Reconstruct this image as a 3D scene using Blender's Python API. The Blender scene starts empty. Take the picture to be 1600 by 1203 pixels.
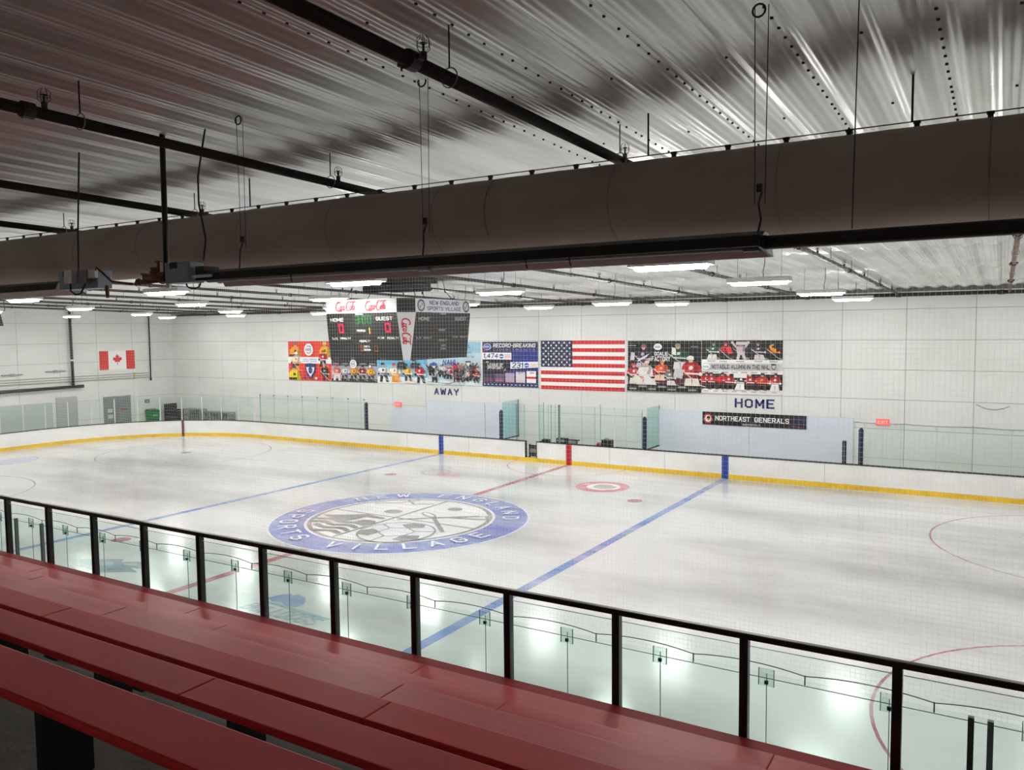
import bpy, bmesh, math, random
from mathutils import Vector, Matrix
random.seed(7)
scene = bpy.context.scene
COL = scene.collection
PI = math.pi

# ------------------------------------------------------------------ camera
cam_d = bpy.data.cameras.new('camera')
cam = bpy.data.objects.new('camera', cam_d); COL.objects.link(cam)
cam_d.sensor_fit = 'HORIZONTAL'; cam_d.sensor_width = 36.0
cam_d.lens = 1252.09 / 1600 * 36
cam_d.shift_x = (800 - 816.525) / 1600
cam_d.shift_y = (603.31 - 601.5) / 1600
cam_d.clip_start = 0.05; cam_d.clip_end = 300
yaw, pitch, roll = -0.53869, -0.06881, -0.00966
F = Vector((math.sin(yaw) * math.cos(pitch), math.cos(yaw) * math.cos(pitch), math.sin(pitch)))
Rr = Vector((math.cos(yaw), -math.sin(yaw), 0)); U = Rr.cross(F)
R2 = Rr * math.cos(roll) + U * math.sin(roll); U2 = -Rr * math.sin(roll) + U * math.cos(roll)
cam.matrix_world = Matrix(((R2.x, U2.x, -F.x, 18.2605), (R2.y, U2.y, -F.y, -9.0566), (R2.z, U2.z, -F.z, 6.6478), (0, 0, 0, 1)))
scene.camera = cam

# ------------------------------------------------------------------ world, exposure (closed hall: only its own lamps light it)
world = bpy.data.worlds.new('world'); scene.world = world; world.use_nodes = True
world.node_tree.nodes['Background'].inputs[0].default_value = (0.5, 0.52, 0.55, 1)
world.node_tree.nodes['Background'].inputs[1].default_value = 0.02
LAMP_STRENGTH = 98.0
scene.view_settings.view_transform = 'Standard'
scene.view_settings.look = 'None'
scene.view_settings.exposure = 0.22
scene.view_settings.gamma = 1.0
scene.view_settings.use_curve_mapping = False
scene.cycles.max_bounces = 16; scene.cycles.diffuse_bounces = 8; scene.cycles.glossy_bounces = 6; scene.cycles.transparent_max_bounces = 24

# ------------------------------------------------------------------ key dimensions (metres)
W = 25.9            # ice width: near boards y=0, far boards y=W
HX = 31.0           # half length of the ice
CR = 8.5            # corner radius
HB = 1.04           # board height
WALL_Y = 27.6; WALL_X = -33.0
NEAR_Y = -11.6; RIGHT_X = 33.0
BLUE_X = 7.84
def ceil_z(y): return 8.25 + (WALL_Y - y) * 0.0222
def pipe_z(y): return 8.0 + (WALL_Y - y) * 0.0184

# ------------------------------------------------------------------ colours and materials
def lin(c):
    return tuple(((v / 255) / 12.92 if v / 255 <= 0.04045 else ((v / 255 + 0.055) / 1.055) ** 2.4) for v in c[:3]) + (1.0,)
MATS = {}
def mat(name, col=(200, 200, 200), rough=0.6, metal=0.0, spec=0.5, noise=None, bump=None, emit=None, coat=0.0, attr=False):
    """noise=(scale xyz, second colour, low, high); bump=(scale, strength)"""
    if name in MATS: return MATS[name]
    m = bpy.data.materials.new(name); m.use_nodes = True
    nt = m.node_tree; b = nt.nodes['Principled BSDF']
    b.inputs['Base Color'].default_value = lin(col)
    b.inputs['Roughness'].default_value = rough; b.inputs['Metallic'].default_value = metal
    b.inputs['Specular IOR Level'].default_value = spec
    b.inputs['Coat Weight'].default_value = coat
    tc = None
    if noise or bump:
        tc = nt.nodes.new('ShaderNodeNewGeometry')
    if noise:
        sc, c2, lo, hi = noise
        mp = nt.nodes.new('ShaderNodeMapping'); mp.inputs['Scale'].default_value = sc
        nt.links.new(tc.outputs['Position'], mp.inputs['Vector'])
        n = nt.nodes.new('ShaderNodeTexNoise'); n.inputs['Scale'].default_value = 1.0; n.inputs['Detail'].default_value = 6; n.inputs['Roughness'].default_value = 0.62
        nt.links.new(mp.outputs[0], n.inputs['Vector'])
        r = nt.nodes.new('ShaderNodeValToRGB'); r.color_ramp.elements[0].position = lo; r.color_ramp.elements[1].position = hi
        r.color_ramp.elements[0].color = lin(col); r.color_ramp.elements[1].color = lin(c2)
        nt.links.new(n.outputs['Fac'], r.inputs[0]); nt.links.new(r.outputs[0], b.inputs['Base Color'])
    if bump:
        n2 = nt.nodes.new('ShaderNodeTexNoise'); n2.inputs['Scale'].default_value = bump[0]; n2.inputs['Detail'].default_value = 4
        nt.links.new(tc.outputs['Position'], n2.inputs['Vector'])
        bp = nt.nodes.new('ShaderNodeBump'); bp.inputs['Strength'].default_value = bump[1]; bp.inputs['Distance'].default_value = 0.02
        nt.links.new(n2.outputs['Fac'], bp.inputs['Height']); nt.links.new(bp.outputs[0], b.inputs['Normal'])
    if attr:
        a = nt.nodes.new('ShaderNodeAttribute'); a.attribute_name = 'Col'
        nt.links.new(a.outputs['Color'], b.inputs['Base Color'])
    if emit:
        b.inputs['Emission Color'].default_value = lin(emit[0]); b.inputs['Emission Strength'].default_value = emit[1]
    MATS[name] = m
    return m

def ice_mat(name, col=None, attr=False):
    m = bpy.data.materials.new(name); m.use_nodes = True
    nt = m.node_tree; b = nt.nodes['Principled BSDF']; N = nt.nodes.new; L = nt.links.new
    g = N('ShaderNodeNewGeometry')
    def noise(scale, detail, rough=0.6):
        mp = N('ShaderNodeMapping'); mp.inputs['Scale'].default_value = scale; L(g.outputs['Position'], mp.inputs['Vector'])
        n = N('ShaderNodeTexNoise'); n.inputs['Scale'].default_value = 1; n.inputs['Detail'].default_value = detail; n.inputs['Roughness'].default_value = rough
        L(mp.outputs[0], n.inputs['Vector']); return n.outputs['Fac']
    def ramp(src, p0, c0, p1, c1):
        r = N('ShaderNodeValToRGB'); e = r.color_ramp.elements; e[0].position = p0; e[1].position = p1; e[0].color = c0; e[1].color = c1
        L(src, r.inputs[0]); return r.outputs[0]
    patch = noise((0.085, 0.22, 1), 4, 0.5)
    fine = noise((0.5, 2.4, 1), 5, 0.65)
    wet = ramp(patch, 0.44, (0, 0, 0, 1), 0.66, (1, 1, 1, 1))
    streak = ramp(fine, 0.40, (0, 0, 0, 1), 0.75, (1, 1, 1, 1))
    base = N('ShaderNodeMix'); base.data_type = 'RGBA'
    base.inputs['A'].default_value = lin((214, 214, 215)); base.inputs['B'].default_value = lin((168, 167, 165)); L(wet, base.inputs['Factor'])
    b2 = N('ShaderNodeMix'); b2.data_type = 'RGBA'; L(base.outputs['Result'], b2.inputs['A']); b2.inputs['B'].default_value = lin((215, 214, 212))
    mu = N('ShaderNodeMath'); mu.operation = 'MULTIPLY'; mu.inputs[1].default_value = 0.22; L(streak, mu.inputs[0]); L(mu.outputs[0], b2.inputs['Factor'])
    out = b2.outputs['Result']
    if col or attr:
        pm = N('ShaderNodeMix'); pm.data_type = 'RGBA'; L(out, pm.inputs['B'])
        if attr:
            a = N('ShaderNodeAttribute'); a.attribute_name = 'Col'; L(a.outputs['Color'], pm.inputs['A'])
        else: pm.inputs['A'].default_value = lin(col)
        fr = ramp(noise((0.35, 0.8, 1), 5, 0.7), 0.38, (0.02, 0.02, 0.02, 1), 0.72, (0.62, 0.62, 0.62, 1)); L(fr, pm.inputs['Factor'])
        out = pm.outputs['Result']
    L(out, b.inputs['Base Color'])
    rr = ramp(wet, 0.0, (0.17, 0.17, 0.17, 1), 1.0, (0.11, 0.11, 0.11, 1)); L(rr, b.inputs['Roughness'])
    b.inputs['IOR'].default_value = 1.31
    n2 = N('ShaderNodeTexNoise'); n2.inputs['Scale'].default_value = 3.0; n2.inputs['Detail'].default_value = 3; L(g.outputs['Position'], n2.inputs['Vector'])
    bp = N('ShaderNodeBump'); bp.inputs['Strength'].default_value = 0.02; bp.inputs['Distance'].default_value = 0.02
    L(n2.outputs['Fac'], bp.inputs['Height']); L(bp.outputs[0], b.inputs['Normal'])
    MATS[name] = m
    return m

def glass_mat(name, tint, refl=1.0):
    m = bpy.data.materials.new(name); m.use_nodes = True
    nt = m.node_tree; nt.nodes.remove(nt.nodes['Principled BSDF']); N = nt.nodes.new; L = nt.links.new
    o = nt.nodes['Material Output']
    t = N('ShaderNodeBsdfTransparent'); t.inputs[0].default_value = lin(tint)
    gl = N('ShaderNodeBsdfGlossy'); gl.inputs['Roughness'].default_value = 0.02; gl.inputs[0].default_value = (0.9, 0.97, 0.95, 1)
    fr = N('ShaderNodeFresnel'); fr.inputs[0].default_value = 1.45
    mu = N('ShaderNodeMath'); mu.operation = 'MULTIPLY'; mu.inputs[1].default_value = refl * 0.6; L(fr.outputs[0], mu.inputs[0])
    mx = N('ShaderNodeMixShader'); L(mu.outputs[0], mx.inputs[0]); L(t.outputs[0], mx.inputs[1]); L(gl.outputs[0], mx.inputs[2])
    L(mx.outputs[0], o.inputs[0]); MATS[name] = m
    return m

M_wall = mat('wall_paint', (224, 225, 223), 0.7, noise=((0.35, 0.35, 0.5), (213, 214, 210), 0.4, 0.75))
M_wallback = mat('wall_joint', (120, 120, 114), 0.9)
M_ceil = mat('ceiling_steel', (238, 241, 238), 0.34, metal=0.5, noise=((1.4, 0.25, 1.0), (214, 217, 212), 0.42, 0.72))
M_conc = mat('concrete', (128, 127, 125), 0.85, noise=((2.2, 2.2, 2.2), (102, 101, 99), 0.35, 0.7), bump=(30, 0.2))
M_board = mat('board_white', (240, 240, 238), 0.35, noise=((0.5, 0.5, 0.8), (225, 225, 222), 0.45, 0.75))
M_kick = mat('kick_yellow', (238, 196, 40), 0.4, noise=((1.5, 1.5, 2), (214, 168, 30), 0.45, 0.75))
M_cap = mat('cap_black', (34, 36, 38), 0.45)
M_blue = mat('stripe_blue', (28, 62, 150), 0.4)
M_redstripe = mat('stripe_red', (178, 22, 34), 0.4)
M_alu = mat('aluminium_white', (222, 224, 222), 0.45, metal=0.1)
M_black = mat('black_paint', (22, 22, 23), 0.42)
M_rail = mat('rail_black', (26, 26, 27), 0.35, noise=((3, 3, 3), (44, 43, 42), 0.5, 0.8))
M_bench = mat('bench_red', (230, 46, 46), 0.5, spec=0.25, noise=((0.9, 7.0, 3.0), (208, 38, 40), 0.35, 0.75), bump=(60, 0.03))
M_bench2 = mat('bench_red_sheen', (222, 64, 72), 0.45, spec=0.3, noise=((0.8, 6.0, 3.0), (200, 48, 56), 0.35, 0.72), bump=(60, 0.03))  # rows by the railing: pinkish sheen from the ice put into the red
M_duct = mat('duct_fabric', (182, 170, 160), 0.9, spec=0.15, noise=((0.6, 2.0, 2.0), (166, 153, 143), 0.4, 0.7))
M_pipe = mat('pipe_black', (34, 31, 30), 0.5, noise=((1.2, 0.5, 1.2), (52, 44, 40), 0.45, 0.75))
M_rust = mat('pipe_rust', (120, 84, 66), 0.7, noise=((3, 1, 3), (92, 58, 46), 0.4, 0.7))
M_brass = mat('valve_brass', (120, 84, 58), 0.5, metal=0.3)
M_steel = mat('galvanised', (134, 144, 156), 0.45, metal=0.35)
M_hood = mat('hood_aluminium', (232, 228, 222), 0.5, metal=0.0)
M_hoodout = mat('hood_dark', (24, 23, 23), 0.5)
M_wire = mat('wire', (40, 40, 40), 0.6)
M_net = mat('net_cord', (245, 245, 243), 0.8)
_nt = M_net.node_tree; _tl = _nt.nodes.new('ShaderNodeBsdfTranslucent'); _tl.inputs[0].default_value = (0.95, 0.95, 0.94, 1)
_mx = _nt.nodes.new('ShaderNodeMixShader'); _mx.inputs[0].default_value = 0.85
_nt.links.new(_nt.nodes['Principled BSDF'].outputs[0], _mx.inputs[1]); _nt.links.new(_tl.outputs[0], _mx.inputs[2]); _nt.links.new(_mx.outputs[0], _nt.nodes['Material Output'].inputs[0])
M_led = mat('led_lens', (255, 255, 255), 0.5, emit=((255, 253, 249), LAMP_STRENGTH))
M_house = mat('lamp_housing', (215, 216, 216), 0.5)
M_panelblue = mat('pale_blue_board', (214, 220, 231), 0.5, noise=((0.4, 0.4, 1.2), (203, 211, 225), 0.4, 0.75))
M_pad = mat('pad_navy', (22, 30, 62), 0.6)
M_print = mat('poster_print', attr=True, rough=0.55)
M_sbblack = mat('scoreboard_black', (34, 34, 34), 0.5)
M_white = mat('white_sheet', (226, 226, 230), 0.5)
M_navy = mat('letter_navy', (26, 40, 110), 0.5)
M_redled = mat('led_red', (200, 20, 50), 0.5, emit=((235, 25, 60), 0.6))
M_greenled = mat('led_green', (30, 110, 50), 0.5, emit=((40, 150, 60), 0.12))
M_amber = mat('led_amber', (220, 150, 40), 0.5, emit=((225, 150, 40), 0.7))
M_amberdim = mat('led_amber_dim', (150, 80, 40), 0.5)
M_grey = mat('grey_paint', (140, 143, 144), 0.55)
M_greydoor = mat('grey_door', (134, 137, 138), 0.5, noise=((1, 1, 1), (124, 127, 128), 0.4, 0.7))
M_green = mat('green_plastic', (24, 120, 66), 0.5)
M_rubber = mat('dark_rubber', (44, 46, 50), 0.8)
M_exit = mat('exit_red', (226, 90, 84), 0.5, emit=((240, 90, 80), 0.5))
M_glass = glass_mat('rink_glass', (249, 253, 252), 0.15)
M_glassteal = glass_mat('return_glass', (228, 244, 243), 0.3)
M_plate = glass_mat('bracket_plastic', (238, 244, 242), 0.3)
M_glassrail = glass_mat('rail_glass', (248, 253, 251), 0.15)
M_glassedge = mat('glass_edge', (128, 168, 160), 0.3)
M_icetop = ice_mat('ice')
M_icered = ice_mat('ice_paint_red', (166, 76, 92))
M_iceblue = ice_mat('ice_paint_blue', (96, 126, 188))
M_iceprint = ice_mat('ice_paint_print', attr=True)
M_thin = ice_mat('ice_paint_thin', (150, 118, 122))

# ------------------------------------------------------------------ geometry helpers
class MB:
    def __init__(s): s.v = []; s.f = []
    def add(s, vs, fs):
        o = len(s.v); s.v += [tuple(v) for v in vs]; s.f += [tuple(i + o for i in f) for f in fs]; return s
    def box(s, x0, x1, y0, y1, z0, z1):
        return s.add([(x0, y0, z0), (x1, y0, z0), (x1, y1, z0), (x0, y1, z0), (x0, y0, z1), (x1, y0, z1), (x1, y1, z1), (x0, y1, z1)],
                     [(0, 3, 2, 1), (4, 5, 6, 7), (0, 1, 5, 4), (1, 2, 6, 5), (2, 3, 7, 6), (3, 0, 4, 7)])
    def hexa(s, p):   # 8 corners bottom(4) top(4)
        return s.add(p, [(0, 3, 2, 1), (4, 5, 6, 7), (0, 1, 5, 4), (1, 2, 6, 5), (2, 3, 7, 6), (3, 0, 4, 7)])
    def tube(s, pts, r, n=8, cap=True):
        pts = [Vector(p) for p in pts]; rs = r if isinstance(r, (list, tuple)) else [r] * len(pts)
        rings = []; prev = None
        for i, p in enumerate(pts):
            d = (pts[min(i + 1, len(pts) - 1)] - pts[max(i - 1, 0)]).normalized()
            a = prev if prev is not None else (Vector((0, 0, 1)) if abs(d.z) < 0.9 else Vector((1, 0, 0)))
            u = (a - d * a.dot(d)).normalized(); w = d.cross(u); prev = u
            rings.append([p + (u * math.cos(2 * PI * k / n) + w * math.sin(2 * PI * k / n)) * rs[i] for k in range(n)])
        vs = [v for ring in rings for v in ring]; fs = []
        for i in range(len(pts) - 1):
            for k in range(n):
                fs.append((i * n + k, i * n + (k + 1) % n, (i + 1) * n + (k + 1) % n, (i + 1) * n + k))
        if cap: fs += [tuple(range(n - 1, -1, -1)), tuple((len(pts) - 1) * n + k for k in range(n))]
        return s.add(vs, fs)
    def prism(s, poly, x0, x1, axis='x'):   # poly in the two other axes
        n = len(poly)
        def pt(t, a, b): return (t, a, b) if axis == 'x' else ((a, t, b) if axis == 'y' else (a, b, t))
        vs = [pt(x0, a, b) for a, b in poly] + [pt(x1, a, b) for a, b in poly]
        fs = [tuple(range(n - 1, -1, -1)), tuple(range(n, 2 * n))] + [(i, (i + 1) % n, n + (i + 1) % n, n + i) for i in range(n)]
        return s.add(vs, fs)
    def wall(s, pts, t, z0, z1, out):
        """vertical band along polyline pts (2D), thickness t towards normals in out"""
        n = len(pts); vs = []
        for (x, y), (nx, ny) in zip(pts, out):
            vs += [(x, y, z0), (x + nx * t, y + ny * t, z0), (x + nx * t, y + ny * t, z1), (x, y, z1)]
        fs = []
        for i in range(n - 1):
            for k in range(4):
                fs.append((i * 4 + k, i * 4 + (k + 1) % 4, (i + 1) * 4 + (k + 1) % 4, (i + 1) * 4 + k))
        fs += [(3, 2, 1, 0), tuple((n - 1) * 4 + k for k in range(4))]
        return s.add(vs, fs)
    def mesh(s, name, m, smooth=False):
        me = bpy.data.meshes.new(name); me.from_pydata(s.v, [], s.f); me.update()
        bm = bmesh.new(); bm.from_mesh(me); bmesh.ops.recalc_face_normals(bm, faces=bm.faces); bm.to_mesh(me); bm.free()
        if m: me.materials.append(m)
        if smooth: me.polygons.foreach_set('use_smooth', [True] * len(me.polygons))
        return me
    def build(s, name, m, parent=None, smooth=False, bevel=0.0):
        o = bpy.data.objects.new(name, s.mesh(name, m, smooth)); COL.objects.link(o)
        if parent is not None: o.parent = parent
        if bevel:
            b = o.modifiers.new('bevel', 'BEVEL'); b.width = bevel; b.segments = 2; b.limit_method = 'ANGLE'
        return o

def inst(name, me, loc, parent=None, rot=(0, 0, 0), scale=(1, 1, 1)):
    o = bpy.data.objects.new(name, me); COL.objects.link(o); o.location = loc; o.rotation_euler = rot; o.scale = scale
    if parent is not None: o.parent = parent
    return o
def tag(o, label, cat, group=None):
    o['label'] = label; o['category'] = cat
    if group: o['group'] = group
    return o
def thing(name, label, cat, group=None, loc=(0, 0, 0), rz=0):
    o = bpy.data.objects.new(name, None); COL.objects.link(o); o.location = loc; o.rotation_euler = (0, 0, rz); o.empty_display_size = 0.2
    return tag(o, label, cat, group)
def struct(o): o['kind'] = 'structure'; return o
def sempty(name):
    o = bpy.data.objects.new(name, None); COL.objects.link(o); return struct(o)
def dup_tree(root):
    r = root.copy(); COL.objects.link(r)
    for ch in root.children:
        c = ch.copy(); COL.objects.link(c); c.parent = r
        for g in ch.children:
            d = g.copy(); COL.objects.link(d); d.parent = c
    return r

_tc = {}
_O = [(1, 6), (0, 5), (0, 1), (1, 0), (3, 0), (4, 1), (4, 5), (3, 6), (1, 6)]
_C = [(4, 4.7), (4, 5), (3, 6), (1, 6), (0, 5), (0, 1), (1, 0), (3, 0), (4, 1), (4, 1.3)]
GLY = {'A': [[(0, 0), (2, 6), (4, 0)], [(0.8, 2), (3.2, 2)]], 'B': [[(3, 3.2), (0, 3.2), (0, 0), (3, 0), (4, 0.9), (4, 2.3), (3, 3.2), (3.7, 4), (3.7, 5.2), (3, 6), (0, 6), (0, 3.2)]], 'C': [_C],
       'D': [[(0, 0), (0, 6), (2.7, 6), (4, 4.7), (4, 1.3), (2.7, 0), (0, 0)]], 'E': [[(4, 6), (0, 6), (0, 0), (4, 0)], [(0, 3.1), (3.3, 3.1)]], 'F': [[(4, 6), (0, 6), (0, 0)], [(0, 3.1), (3.3, 3.1)]],
       'G': [_C + [(4, 2.8), (2.4, 2.8)]], 'H': [[(0, 0), (0, 6)], [(4, 0), (4, 6)], [(0, 3), (4, 3)]], 'I': [[(0, 0), (0, 6)]], 'J': [[(3, 6), (3, 1), (2, 0), (1, 0), (0, 1)]],
       'K': [[(0, 0), (0, 6)], [(4, 6), (0, 2.6)], [(1.4, 3.6), (4, 0)]], 'L': [[(0, 6), (0, 0), (3.6, 0)]], 'M': [[(0, 0), (0, 6), (2.3, 1.8), (4.6, 6), (4.6, 0)]], 'N': [[(0, 0), (0, 6), (4, 0), (4, 6)]],
       'O': [_O], 'P': [[(0, 0), (0, 6), (3, 6), (4, 5.1), (4, 3.5), (3, 2.6), (0, 2.6)]], 'Q': [_O, [(2.4, 1.6), (4.2, -0.2)]], 'R': [[(0, 0), (0, 6), (3, 6), (4, 5.1), (4, 3.5), (3, 2.7), (0, 2.7)], [(2, 2.7), (4, 0)]],
       'S': [[(4, 4.9), (3, 6), (1, 6), (0, 5.1), (0, 4), (1, 3.2), (3, 2.8), (4, 2), (4, 0.9), (3, 0), (1, 0), (0, 1.1)]], 'T': [[(0, 6), (4, 6)], [(2, 6), (2, 0)]], 'U': [[(0, 6), (0, 1), (1, 0), (3, 0), (4, 1), (4, 6)]],
       'V': [[(0, 6), (2, 0), (4, 6)]], 'W': [[(0, 6), (1.2, 0), (2.6, 4.6), (4, 0), (5.2, 6)]], 'X': [[(0, 0), (4, 6)], [(0, 6), (4, 0)]], 'Y': [[(0, 6), (2, 2.8), (4, 6)], [(2, 2.8), (2, 0)]], 'Z': [[(0, 6), (4, 6), (0, 0), (4, 0)]],
       '0': [_O], '1': [[(0, 4.8), (1.4, 6), (1.4, 0)]], '2': [[(0, 5), (1, 6), (3, 6), (4, 5), (4, 3.8), (0, 0), (4, 0)]], '3': [[(0, 5.2), (1, 6), (3, 6), (4, 5.1), (4, 4), (3, 3.2), (1.6, 3.2)], [(3, 3.2), (4, 2.2), (4, 1), (3, 0), (1, 0), (0, 0.9)]],
       '4': [[(3, 0), (3, 6), (0, 1.8), (4, 1.8)]], '7': [[(0, 6), (4, 6), (1.4, 0)]], '9': [[(4, 3.4), (3, 2.7), (1, 2.7), (0, 3.6), (0, 5.1), (1, 6), (3, 6), (4, 5), (4, 1), (3, 0), (1, 0), (0, 0.8)]],
       '-': [[(0, 3), (2, 3)]], ',': [[(0.4, 0.5), (0, -0.9)]], '@': [_O, [(1.5, 2), (2.6, 2), (2.6, 4), (1.5, 4), (1.5, 2)]]}
def text_geo(txt, bold=0.0, spacing=1.0):
    """block lettering built from strokes: (verts2d, faces) of a line of text"""
    k = (txt, bold, spacing)
    if k in _tc: return _tc[k]
    w = 0.85 + bold * 10; vs = []; fs = []; cur = 0.0
    for ch in txt:
        if ch == ' ': cur += 3.0; continue
        st = GLY[ch]; xm = max(p[0] for l in st for p in l)
        for l in st:
            for a, b in zip(l, l[1:]):
                d = math.hypot(b[0] - a[0], b[1] - a[1]); tx, ty = (b[0] - a[0]) / d, (b[1] - a[1]) / d; e = w * 0.42; o = len(vs)
                for q, sg in ((a, -1), (b, 1)):
                    for sd in (1, -1): vs.append(((q[0] + sg * e * tx - sd * ty * w / 2 + cur) / 8, (q[1] + sg * e * ty + sd * tx * w / 2) / 8))
                fs.append((o, o + 1, o + 3, o + 2))
        cur += xm + w + 0.75 * spacing + (spacing - 1) * 3
    _tc[k] = (vs, fs); return _tc[k]

class Print:
    """flat print: coloured polygons in 2D (u right, v up), stacked in thin layers"""
    def __init__(s): s.polys = []; s.z = 0
    def poly(s, pts, col): s.z += 1; s.polys.append(([list(pts)], col, s.z)); return s
    def rect(s, u0, v0, u1, v1, col): return s.poly([(u0, v0), (u1, v0), (u1, v1), (u0, v1)], col)
    def many(s, lst, col): s.z += 1; s.polys.append((lst, col, s.z)); return s
    def ell(s, cx, cy, rx, ry, col, n=20, rot=0):
        c, q = math.cos(rot), math.sin(rot)
        return s.poly([(cx + rx * math.cos(2 * PI * i / n) * c - ry * math.sin(2 * PI * i / n) * q, cy + rx * math.cos(2 * PI * i / n) * q + ry * math.sin(2 * PI * i / n) * c) for i in range(n)], col)
    def ring(s, cx, cy, r0, r1, col, a0=0, a1=2 * PI, n=48, sy=1.0):
        L = []
        for i in range(n):
            a = a0 + (a1 - a0) * i / n; b = a0 + (a1 - a0) * (i + 1) / n
            L.append([(cx + r0 * math.cos(a), cy + sy * r0 * math.sin(a)), (cx + r1 * math.cos(a), cy + sy * r1 * math.sin(a)), (cx + r1 * math.cos(b), cy + sy * r1 * math.sin(b)), (cx + r0 * math.cos(b), cy + sy * r0 * math.sin(b))])
        return s.many(L, col)
    def line(s, pts, w, col):
        L = []
        ws = w if isinstance(w, (list, tuple)) else [w] * len(pts)
        nn = []
        for i in range(len(pts)):
            a = pts[max(i - 1, 0)]; b = pts[min(i + 1, len(pts) - 1)]
            d = math.hypot(b[0] - a[0], b[1] - a[1]) or 1
            nn.append((-(b[1] - a[1]) / d, (b[0] - a[0]) / d))
        for i in range(len(pts) - 1):
            p, q = pts[i], pts[i + 1]
            L.append([(p[0] + nn[i][0] * ws[i] / 2, p[1] + nn[i][1] * ws[i] / 2), (p[0] - nn[i][0] * ws[i] / 2, p[1] - nn[i][1] * ws[i] / 2),
                      (q[0] - nn[i + 1][0] * ws[i + 1] / 2, q[1] - nn[i + 1][1] * ws[i + 1] / 2), (q[0] + nn[i + 1][0] * ws[i + 1] / 2, q[1] + nn[i + 1][1] * ws[i + 1] / 2)])
        return s.many(L, col)
    def text(s, txt, u0, v0, u1, v1, col, bold=0.02, shear=0.0, rot90=False, spacing=1.0):
        """text squeezed into the box"""
        vs, fs = text_geo(txt, bold, spacing)
        if not vs: return s
        xs = [v[0] for v in vs]; ys = [v[1] for v in vs]; a, b, c, d = min(xs), max(xs), min(ys), max(ys)
        if b - a < 1e-6 or d - c < 1e-6: return s
        L = []
        for f in fs:
            P = []
            for i in f:
                x = (vs[i][0] - a) / (b - a); y = (vs[i][1] - c) / (d - c)
                if rot90: P.append((u0 + (u1 - u0) * y, v1 - (v1 - v0) * x))
                else: P.append((u0 + (u1 - u0) * x + shear * (y - 0.5) * (v1 - v0), v0 + (v1 - v0) * y))
            L.append(P)
        return s.many(L, col)
    def build(s, name, m, org, ux, vx, parent=None, step=0.0012, base=0.001):
        org = Vector(org); ux = Vector(ux); vx = Vector(vx); nx = ux.cross(vx).normalized()
        V = []; Fc = []; C = []
        for polys, col, z in s.polys:
            lc = lin(col)
            for ip, pl in enumerate(polys):
                o = len(V); V += [tuple(org + ux * p[0] + vx * p[1] + nx * (base + step * (z + 0.12 * (ip % 8)))) for p in pl]
                f = list(range(o, o + len(pl)))
                ar = sum(pl[i][0] * pl[(i + 1) % len(pl)][1] - pl[(i + 1) % len(pl)][0] * pl[i][1] for i in range(len(pl)))
                if ar < 0: f.reverse()
                Fc.append(tuple(f)); C += [lc] * len(pl)
        me = bpy.data.meshes.new(name); me.from_pydata(V, [], Fc); me.update()
        at = me.color_attributes.new('Col', 'FLOAT_COLOR', 'CORNER')
        at.data.foreach_set('color', [x for c in C for x in c])
        me.materials.append(m)
        o = bpy.data.objects.new(name, me); COL.objects.link(o)
        if parent is not None: o.parent = parent
        return o

ORD = ['first', 'second', 'third', 'fourth', 'fifth', 'sixth', 'seventh', 'eighth', 'ninth', 'tenth', 'eleventh', 'twelfth', 'thirteenth', 'fourteenth', 'fifteenth', 'sixteenth']

# ================================================================== SETTING
struct(MB().box(WALL_X - 0.4, RIGHT_X + 0.4, NEAR_Y - 0.4, WALL_Y + 0.4, -0.4, -0.05).build('floor', mat('floor_grey', (186, 186, 182), 0.7, noise=((0.8, 0.8, 0.8), (168, 168, 164), 0.4, 0.7))))

# far wall: backing plus separate insulated panels
wf = struct(MB().box(WALL_X - 0.3, RIGHT_X + 0.3, WALL_Y + 0.03, WALL_Y + 0.3, -0.05, 8.9).build('wall_far', M_wallback))
ROWS = [(-0.05, 1.12), (1.12, 2.37), (2.37, 3.62), (3.62, 4.87), (4.87, 6.12), (6.12, 7.40), (7.40, 8.12)]
G = 0.008
pm = {}
for r, (a, b) in enumerate(ROWS):
    pm[r] = MB().box(G, 2.5 - G, 0, 0.05, a + G, b - G).mesh('panel', M_wall)
x = -0.13 - 2.5 * 14
while x < RIGHT_X:
    for r in range(len(ROWS)):
        if x + 2.5 > WALL_X: inst('panel', pm[r], (x, WALL_Y, 0), wf)
    x += 2.5
# left end wall
wl = struct(MB().box(WALL_X - 0.3, WALL_X - 0.05, NEAR_Y, WALL_Y + 0.03, -0.05, 9.4).build('wall_left', M_wallback))
pl = {}
for r, (a, b) in enumerate(ROWS):
    pl[r] = MB().box(-0.06, 0, G, 2.5 - G, a + G, (b if r < 6 else 9.0) - G).mesh('panel', M_wall)
y = 24.49 + 2.5
while y > NEAR_Y - 2.5:
    for r in range(len(ROWS)):
        w = min(2.5, WALL_Y - y) / 2.5
        inst('panel', pl[r], (WALL_X, y, 0), wl, scale=(1, w, 1))
    y -= 2.5
struct(MB().box(RIGHT_X, RIGHT_X + 0.3, NEAR_Y, WALL_Y, -0.05, 9.4).build('wall_right', M_wall))
struct(MB().box(WALL_X - 0.3, RIGHT_X + 0.3, NEAR_Y - 0.3, NEAR_Y, -0.05, 9.6).build('wall_near', mat('wall_near_paint', (236, 237, 236), 0.8)))

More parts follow.
